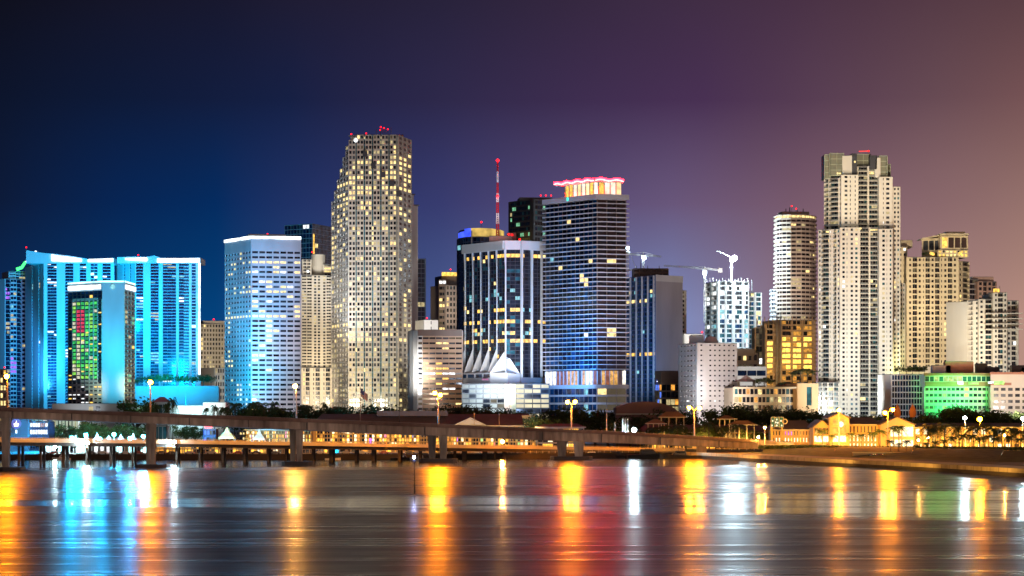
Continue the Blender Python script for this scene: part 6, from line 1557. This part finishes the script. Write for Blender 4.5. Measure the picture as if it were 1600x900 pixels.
# market garden
for px, top in ((840, 646), (856, 650), (872, 652), (965, 655), (1012, 668), (1040, 664), (1052, 668), (1072, 664), (1100, 660), (1118, 664), (1188, 672), (1172, 668)):
    T('b', px, top, 1205, 'market garden tree', 'trees in the market garden', wide=1.2, v=2)
for px, top in ((1018, 664), (1026, 668), (1036, 662), (1046, 666), (1060, 660), (1108, 656), (1128, 662), (1152, 660), (1285, 668), (1300, 676), (1330, 674), (1346, 676), (1364, 672), (1376, 668), (1397, 664), (1405, 661)):
    T('p', px, top, 1150 if px > 1220 else 1196, 'market palm', 'palms before the market')
for px, top in ((1460, 640), (1478, 634), (1496, 630), (1516, 632), (1535, 634), (1554, 636), (1572, 642), (1590, 640), (1600, 636), (1440, 648), (1418, 652), (1346, 644), (1366, 642), (1335, 646)):
    T('b', px, top, 1255, 'large green tree', 'large trees before the right hotels', wide=1.3, v=2)
for px, top in ((1450, 660), (1462, 663), (1476, 658), (1499, 660), (1522, 662), (1538, 658), (1552, 664), (1566, 668), (1580, 664), (1594, 670)):
    T('p', px, top, 1110, 'taller back-row palm', 'back row of palms on the right lawn', v=1)
for px, top in ((1392, 685), (1404, 690), (1416, 685), (1431, 694), (1448, 690), (1461, 687), (1475, 684), (1488, 679), (1503, 675), (1519, 676), (1530, 680), (1545, 677), (1555, 681), (1575, 678), (1592, 682), (1606, 676)):
    T('p', px, top, 1040, 'front-row silhouetted palm', 'front row of palms on the right lawn', v=2)
for px, top in ((1238, 580), (1250, 575), (1262, 574), (1270, 578)): T('p', px, top, 1392, 'roof terrace palm of the cream hotel', 'palms on the hotel roof', Z(599, 1380), 1.5)
for px, top in ((1186, 590), (1194, 588), (1205, 592), (1222, 596)): T('b', px, top, 1386, 'roof terrace shrub tree of the cream hotel', 'trees on the hotel roof', Z(606, 1380), 1.2)
for px, top in ((1406, 572), (1416, 574), (1426, 570), (1436, 573), (1444, 571)): T('b', px, top, 1340, 'roof garden tree above the dark grid block', 'roof garden trees', Z(585, 1330), 1.2)
for px, top in ((1447, 393), (1466, 394), (1472, 397)): T('b', px, top, 1643, 'penthouse terrace tree on the broad cream tower', 'penthouse terrace trees', Z(402, 1640), 1.3)
plan.sort(key=lambda q: q[1]); cnt = {}
for kind, px, top, Y, desc, grp, base, wide, v in plan:
    x = X(px, Y); h = Z(top, Y) - base; pr = (broad if kind == 'b' else palms)
    i = v if v is not None else int(px * 7 + top) % 3
    first = (kind, i) not in used; used.add((kind, i))
    where = landmark(px); key = (desc, where); cnt[key] = cnt.get(key, 0) + 1
    place(pr[i], (x, Y, base), '%s, %s by the %s' % (desc, ORD[cnt[key] - 1], where), grp, rz=rt.uniform(0, 6.28), sc=(h / 10 * wide, h / 10 * wide, h / 10), first=first)
for kind, L_ in (('b', broad), ('p', palms)):
    for i, o in enumerate(L_):
        if (kind, i) not in used:
            for ch in list(o.children): bpy.data.objects.remove(ch)
            bpy.data.objects.remove(o)
# clipped hedge / shrubs along the shore as ground cover
m = MB(); r = random.Random(3)
for k in range(5200):
    px = r.uniform(1185, 1620); d = r.random(); Y = 1128 - (px - 1185) * .12 + d * 14; p = Vector((X(px, Y), Y, GZ + 1.9 + r.random() * 1.1)); s = .35 + .3 * r.random()
    n = Vector((r.gauss(0, 1), r.gauss(0, 1), r.gauss(0, 1))).normalized(); a = n.orthogonal().normalized() * s; e = n.cross(a) * .6
    m.quad(p - a, p + e, p + a, p - e)
tag(m.build('shrubs', LEAF2), 'low shrubs massed along the foot of the orange market', 'shrubs', kind='stuff')

# ------------------------------------------------------------------ cars, motorbikes and boats
def car_proto(paint, label):
    o = empty('parked_car', (0, 0, 0), label, 'car'); m = MB()
    prof = [(-2.2, .35), (-2.25, .75), (-1.5, .92), (-.85, 1.42), (.75, 1.45), (1.45, .98), (2.2, .88), (2.25, .4)]
    i = len(m.v); n = len(prof)
    for y in (-.88, .88): m.v += [(x, y * (.86 if z > 1.1 else 1), z) for x, z in prof]
    for k in range(n): q = (k + 1) % n; m.f.append((i + k, i + q, i + n + q, i + n + k)); m.m.append(0)
    m.f.append(tuple(range(i, i + n))); m.f.append(tuple(reversed(range(i + n, i + 2 * n)))); m.m += [0, 0]; m.build('body', paint, o)
    for y in (-.885, .885):
        w_ = MB(); s = 1 if y > 0 else -1; w_.quad((-1.35, y * .97, .95), (1.3, y * .97, .98), (.7, y * .87, 1.38), (-.8, y * .87, 1.36)); w_.build('side_window', G_DARK, o)
    for x in (-1.4, 1.4):
        for y in (-.8, .8): w_ = MB(); w_.tube([(x, y - .12, .34), (x, y + .12, .34)], .34, None, 12); w_.build('wheel', DARKM, o)
    for y in (-.6, .6):
        w_ = MB(); w_.box(2.2, 2.28, y - .18, y + .18, .62, .8); w_.build('headlight', L_WHITE, o); w_ = MB(); w_.box(-2.3, -2.22, y - .18, y + .18, .65, .82); w_.build('tail_light', L_RED, o)
    return o
PAINTS = [(solid('silver_paint', (.45, .46, .48), .35, .05, .3, .3), 'silver'), (solid('white_car_paint', (.7, .7, .7), .35, .05), 'white'), (solid('dark_car_paint', (.03, .035, .05), .3, .1), 'dark'), (solid('red_car_paint', (.35, .03, .03), .35, .1), 'red')]
cars = [(car_proto(p, 'x'), n) for p, n in PAINTS]; cf_ = [True] * 4; cn = {}
for k, px in enumerate((70, 84, 100, 142, 160, 178, 196, 216, 252, 268, 296, 330, 352, 372, 400, 430, 500, 540, 566, 600, 640, 700, 745, 800, 838)):
    i = (k * 7 + k // 3) % 4; o, nme = cars[i]; Y = 1084 + (k % 3) * 3 + max(0, px - 640) * .14; cn[nme] = cn.get(nme, 0) + 1
    place(o, (X(px, Y), Y, GZ), '%s car parked on the quay, %s %s one from the left' % (nme, ORD[cn[nme] - 1], nme), 'cars parked on the quay behind the causeway', rz=(0 if k % 2 else math.pi) + rt.uniform(-.1, .1), first=cf_[i]); cf_[i] = False
def bike_proto(label):
    o = empty('motorbike', (0, 0, 0), label, 'motorbike')
    for x in (-.7, .7): m = MB(); m.tube([(x, -.08, .33), (x, .08, .33)], .33, None, 14); m.build('wheel', DARKM, o)
    m = MB(); m.tube([(-.7, 0, .33), (-.25, 0, .62), (.35, 0, .8), (.7, 0, .33)], .09, None, 6); m.box(-.3, .25, -.16, .16, .35, .68); m.build('frame', STEEL, o)
    m = MB(); m.box(-.65, .0, -.14, .14, .7, .84); m.build('seat', DARKM, o); m = MB(); m.box(.02, .45, -.15, .15, .74, .98); m.build('tank', MATS['red_car_paint'], o)
    m = MB(); m.tube([(.5, -.36, 1.08), (.5, .36, 1.08)], .04, None, 6); m.build('handlebar', STEEL, o); m = MB(); m.ball((.68, 0, .9), .14, L_WARM, 8, 5); m.build('headlight', None, o); return o
bk = bike_proto('x')
for k, px in enumerate((1361, 1371, 1376)): place(bk, (X(px, 1022), 1022, GZ), 'motorbike parked on the path by the planter wall, %s from the left' % ORD[k], 'motorbikes parked by the lawn', rz=rt.uniform(-.4, .4) + (math.pi if k == 1 else 0), first=k == 0, sc=1.3)
def boat_proto(paint, label, L=11.0, cabin=True, sail=False):
    o = empty('moored_boat', (0, 0, 0), label, 'boat'); m = MB(); st = []
    for k in range(8):
        f = k / 7; w = L * .15 * (1 - max(0, f - .35) ** 2.2 * 2.9); w = max(.04, w); st.append((-L / 2 + L * f, w, .95 + .55 * f * f))
    for (xa, wa, za), (xb, wb, zb_) in zip(st, st[1:]):
        for s in (-1, 1): m.quad((xa, s * wa * .6, -.3), (xb, s * wb * .6, -.3), (xb, s * wb, zb_), (xa, s * wa, za))
        m.quad((xa, -wa, za), (xb, -wb, zb_), (xb, wb, zb_), (xa, wa, za))
    x, w, z = st[0]; m.quad((x, -w * .6, -.3), (x, w * .6, -.3), (x, w, z), (x, -w, z)); m.build('hull', paint, o)
    c = MB(); c.hexa([(-L * .22, -L * .09, 1.0), (L * .16, -L * .08, 1.1), (L * .16, L * .08, 1.1), (-L * .22, L * .09, 1.0), (-L * .20, -L * .08, 2.5), (L * .07, -L * .07, 2.5), (L * .07, L * .07, 2.5), (-L * .20, L * .08, 2.5)]); cb = c.build('cabin', paint, o)
    for s in (-1, 1): g = MB(); g.box(-L * .17, L * .05, s * L * .088 - .04, s * L * .088 + .04, 1.7, 2.2); g.build('window', G_DARK, cb)
    if sail: t = MB(); t.tube([(L * .05, 0, 1), (L * .05, 0, L * 1.15)], .09, .05, 6); t.tube([(L * .05, 0, 2.9), (-L * .38, 0, 2.9)], .07, None, 6); t.build('mast', STEEL, o)
    else: t = MB(); t.box(-L * .12, L * .03, -L * .06, L * .06, 3.3, 3.4); t.tube([(-L * .1, -.5, 2.5), (-L * .1, -.5, 3.3)], .05, None, 5); t.tube([(0, .5, 2.5), (0, .5, 3.3)], .05, None, 5); t.build('flybridge', paint, o)
    return o
DKB_ = solid('dark_hull_paint', (.03, .03, .035), .4, .1); WHB = solid('white_hull_paint', (.65, .65, .64), .35, .05)
bw, bdk, bsl = boat_proto(WHB, 'x'), boat_proto(DKB_, 'x', 13), boat_proto(DKB_, 'x', 11, True, True); fl = {}
for k, (pr, px, Y, sc, d) in enumerate(((bw, 896, 1118, .9, 'white cabin cruiser moored beside the last bridge pier'), (bw, 922, 1122, 1.0, 'white cabin cruiser moored right of the last bridge pier'), (bw, 938, 1124, .8, 'smaller white cruiser moored beyond the last pier'), (bdk, 960, 1120, 1.0, 'dark cruiser moored left of the large dark yacht'), (bdk, 1015, 1112, 1.5, 'large dark yacht silhouette under the tall bridge'), (bdk, 1060, 1110, 1.25, 'dark boat silhouette just left of the seawall corner'), (bsl, 1040, 1121, .5, 'dark boat with a short mast left of the seawall corner'), (bw, 655, 1068, .7, 'small white boat by the quay near the fourth pier'), (bdk, 630, 1070, .8, 'small dark boat by the quay near the fourth pier'), (bw, 96, 1070, .7, 'white launch by the quay under the cold lamp'), (bw, 520, 1070, .6, 'white launch by the quay right of the third pier'))):
    place(pr, (X(px, Y), Y, .05), d, 'boats moored along the quay', rz=rt.uniform(-.15, .15) + (math.pi if k % 2 else 0), sc=sc, first=pr not in fl); fl[pr] = 1

# ------------------------------------------------------------------ unseen spots for the floodlit buildings, some added as fill
def fl_(px, Y, py, tpx, tpy, tY, c, e, ang=80): spot((X(px, Y), Y, Z(py, Y)), (X(tpx, tY), tY, Z(tpy, tY)), c, e, ang * .76)
CY = (.0, .46, .90); CYW = (.12, .62, 1); WH = (1, .97, .92); WM = (1, .80, .55); SO = (1, .48, .10); BL = (.10, .30, 1); GRN = (.05, 1, .18)
# cyan pair and hotel
fl_(90, 1790, 560, 110, 520, 1882, CY, 5.0, 120); fl_(120, 1700, 600, 110, 440, 1882, CY, 4.6, 90); fl_(50, 1840, 600, 54, 560, 1908, (.03, .42, 1), 8)
fl_(262, 1780, 570, 262, 520, 1882, CY, 4.0, 120); fl_(250, 1700, 605, 262, 440, 1882, CY, 4.6, 90); fl_(190, 1810, 500, 198, 470, 1893, CY, 2)
fl_(178, 1455, 622, 178, 575, 1500, (.0, .66, 1), 5.5); fl_(178, 1390, 615, 178, 462, 1500, (.0, .52, .95), 5.4, 70)
fl_(148, 1475, 622, 145, 600, 1507, WM, 2.2, 60); fl_(206, 1470, 622, 203, 590, 1520, (1, .9, .4), 2.2, 44)
fl_(262, 1640, 640, 262, 612, 1800, CY, 3, 70); fl_(30, 1850, 600, 24, 520, 1955, (.08, .2, 1), .5)
[fl_(px, 1328, 652, px, 638, 1345, (.55, .95, 1), 9, 130) for px in (215, 250, 285, 312)]; fl_(335, 1322, 648, 335, 632, 1342, WH, 4, 110); fl_(130, 1325, 648, 130, 638, 1345, (.8, .9, 1), 2, 100)
fl_(340, 2060, 580, 334, 540, 2150, WM, 2.4); fl_(345, 1900, 620, 345, 600, 1950, WM, 2.0)
# white roofed tower
fl_(352, 1480, 610, 374, 560, 1540, (.0, .52, 1), 11, 110); fl_(340, 1430, 560, 374, 430, 1540, (.0, .46, 1), 7, 70)
fl_(432, 1470, 630, 432, 600, 1524, (.80, .88, 1), 3.6, 100); fl_(440, 1380, 600, 432, 470, 1524, (1, .80, .86), 2.6, 46)
# cream condo, tallest tower
fl_(494, 1690, 635, 494, 600, 1740, WM, 4.5, 76); fl_(494, 1600, 600, 494, 470, 1740, WM, 1.7, 60)
fl_(580, 1630, 632, 580, 600, 1690, (1, .92, .68), 4.2, 84); fl_(600, 1540, 600, 590, 420, 1690, (1, .88, .76), 2.6, 66); fl_(520, 1600, 600, 531, 400, 1715, (.85, .95, 1), 3.2, 60); fl_(540, 1640, 630, 535, 590, 1710, WM, 2.4, 66)
# brown block, garage, fins
fl_(645, 1470, 610, 646, 575, 1505, WH, 11, 70); fl_(695, 1440, 620, 692, 580, 1500, (1, .74, .50), 1.1, 90)
fl_(673, 1650, 560, 673, 540, 1700, WH, 5)
fl_(785, 1425, 616, 790, 590, 1468, WH, 8, 90); fl_(750, 1430, 605, 750, 560, 1495, (.65, .78, 1), 2.6, 110); fl_(760, 1380, 600, 755, 430, 1500, (.85, .9, 1), 1.8, 60); fl_(835, 1430, 605, 830, 500, 1487, (1, .9, .85), 1.3, 80)
fl_(745, 1425, 636, 745, 620, 1460, (.8, 1, 1), .6, 120); fl_(830, 1420, 636, 830, 620, 1457, (1, .93, .65), .6, 120)
fl_(777, 1460, 372, 777, 330, 1503, (1, .6, .6), 1.8, 70)
fl_(704, 2200, 520, 704, 470, 2250, WM, 3.0)
# wavy roof tower, blue tower, white block
fl_(870, 1400, 600, 895, 500, 1465, (.06, .36, 1), 7, 120); fl_(880, 1340, 600, 895, 380, 1465, (.72, .78, 1), 2.3, 66); fl_(968, 1370, 600, 956, 450, 1445, (1, .78, .70), 1.1, 80)
fl_(890, 1400, 640, 895, 628, 1465, (.4, .6, 1), 1.6, 110)
fl_(985, 1480, 600, 995, 520, 1550, (.25, .5, 1), 2.2, 100); fl_(1045, 1480, 600, 1045, 550, 1538, (.9, .8, 1), .9, 80)
fl_(1110, 1350, 640, 1118, 600, 1405, (1, .88, .88), 4.2, 110); fl_(1070, 1380, 630, 1076, 590, 1420, (.75, .85, 1), 1.8, 90); fl_(1084, 1590, 540, 1084, 530, 1640, WH, 6)
fl_(1140, 1960, 440, 1140, 470, 2052, WH, 5, 80); fl_(1140, 1950, 560, 1140, 510, 2055, (.35, .7, 1), 4, 90)
fl_(1240, 1960, 560, 1245, 470, 2042, (1, .78, .58), 3.0, 80); fl_(1250, 1930, 520, 1245, 380, 2042, (1, .75, .62), 1.8, 60)
fl_(1235, 1660, 620, 1235, 560, 1720, SO, 3.0, 100); fl_(1200, 1680, 600, 1205, 560, 1725, (1, .6, .2), 2.4, 90)
fl_(1175, 1450, 600, 1175, 585, 1500, WH, 3, 100); fl_(1165, 1520, 580, 1165, 560, 1560, WM, 1.6, 100)
fl_(1200, 1340, 640, 1200, 622, 1380, (1, .66, .3), 1.6, 120); fl_(1262, 1350, 630, 1262, 615, 1380, (1, .6, .3), 1.6, 90)
# right hand towers
fl_(1330, 1330, 632, 1335, 590, 1400, (.92, .98, .95), 4.6, 120); fl_(1345, 1260, 610, 1340, 430, 1400, (1, .92, .76), 2.6, 70); fl_(1340, 1180, 560, 1340, 320, 1400, (1, .80, .60), 2.2, 40)
fl_(1340, 1350, 300, 1340, 258, 1410, (1, .90, .62), 1.7, 110)  # added spot in mid-air that brightens the tower crown
fl_(1455, 1560, 590, 1455, 500, 1640, (1, .80, .50), 4.2, 100); fl_(1440, 1530, 540, 1465, 430, 1640, (1, .80, .52), 2.6, 60)
fl_(1495, 1450, 575, 1496, 540, 1506, (1, .80, .52), 5.5, 90); fl_(1550, 1430, 590, 1550, 530, 1497, (1, .93, .80), 3.4, 100); fl_(1540, 1800, 480, 1537, 450, 1900, (1, .75, .6), 2)
fl_(1447, 1270, 650, 1472, 618, 1308, GRN, 10, 52); fl_(1482, 1266, 645, 1494, 610, 1308, GRN, 7, 56); fl_(1515, 1266, 645, 1520, 612, 1308, GRN, 4, 50); fl_(1590, 1250, 640, 1585, 612, 1296, (1, .84, .72), 5.0, 100)
fl_(1417, 1300, 630, 1417, 610, 1330, (.8, .9, 1), 1.2, 100); fl_(1425, 1380, 590, 1425, 580, 1420, (1, .9, .4), 4, 120); fl_(1480, 1385, 585, 1480, 578, 1422, WM, 1.2, 120)
# shore, market and bridges in sodium colours, from unseen spots
for px in (1230, 1285, 1312, 1352, 1400): fl_(px, 1135, 690, px, 674, 1176, (1, .50, .09), 4.4, 130)
for px in (1040, 1100, 1160): fl_(px, 1198, 690, px, 670, 1230, SO, 2.5, 130)
for px in (1460, 1520, 1580): fl_(px, 1150, 690, px, 676, 1190, (1, .54, .09), 5.0, 130)
for px, Y in ((1130, 1085), (1180, 1062), (1260, 1005), (1350, 955), (1450, 900), (1545, 850)): spot((X(px, Y) , Y - 8, 13), (X(px, Y), Y, 2), (1, .60, .18), 1.3, 150)
for px, Y in ((1150, 1040), (1280, 940), (1400, 870), (1520, 805), (1620, 760)): spot((X(px, Y) - 12, Y - 22, 9), (X(px, Y) + 4, Y + 20, 1.5), (1, .50, .09), 7.5, 70)
for px in range(0, 1060, 42):
    Y = low_(px)[0]; zf = Z(low_(px)[1], Y); spot((X(px, Y), Y - 6, zf + 11), (X(px, Y), Y, zf - 1), (1, .38, .04), 8, 130)  # added spots hung in the air to turn the parapet amber
for px in range(0, 1200, 200):
    Y = high(px)[0]; spot((X(px, Y), Y - 60, 4), (X(px, Y), Y, Z(high(px)[1] + 9, Y)), (1, .68, .50), .62, 140)  # unseen spots over the water, aimed at the girder face
for px in (530, 640, 750, 830): fl_(px, 1185, 668, px, 660, 1213, (1, .6, .25), 3.0, 140)
for px in (120, 160, 200): fl_(px, 1150, 680, px, 672, 1178, (.7, .97, 1), 8, 110)
fl_(100, 1225, 672, 102, 662, 1250, (.7, 1, .85), 3, 120); fl_(150, 1180, 690, 170, 664, 1215, (.1, .6, .8), 2.0, 140); fl_(26, 1150, 672, 26, 664, 1180, (.8, .5, .4), 1.6, 120)
fl_(355, 1150, 690, 355, 674, 1172, (1, .75, .25), 8, 100); fl_(405, 1150, 690, 405, 676, 1170, (1, .8, .5), 6, 100)
fl_(1415, 1225, 650, 1415, 640, 1250, (1, .42, .12), 1.6, 120)
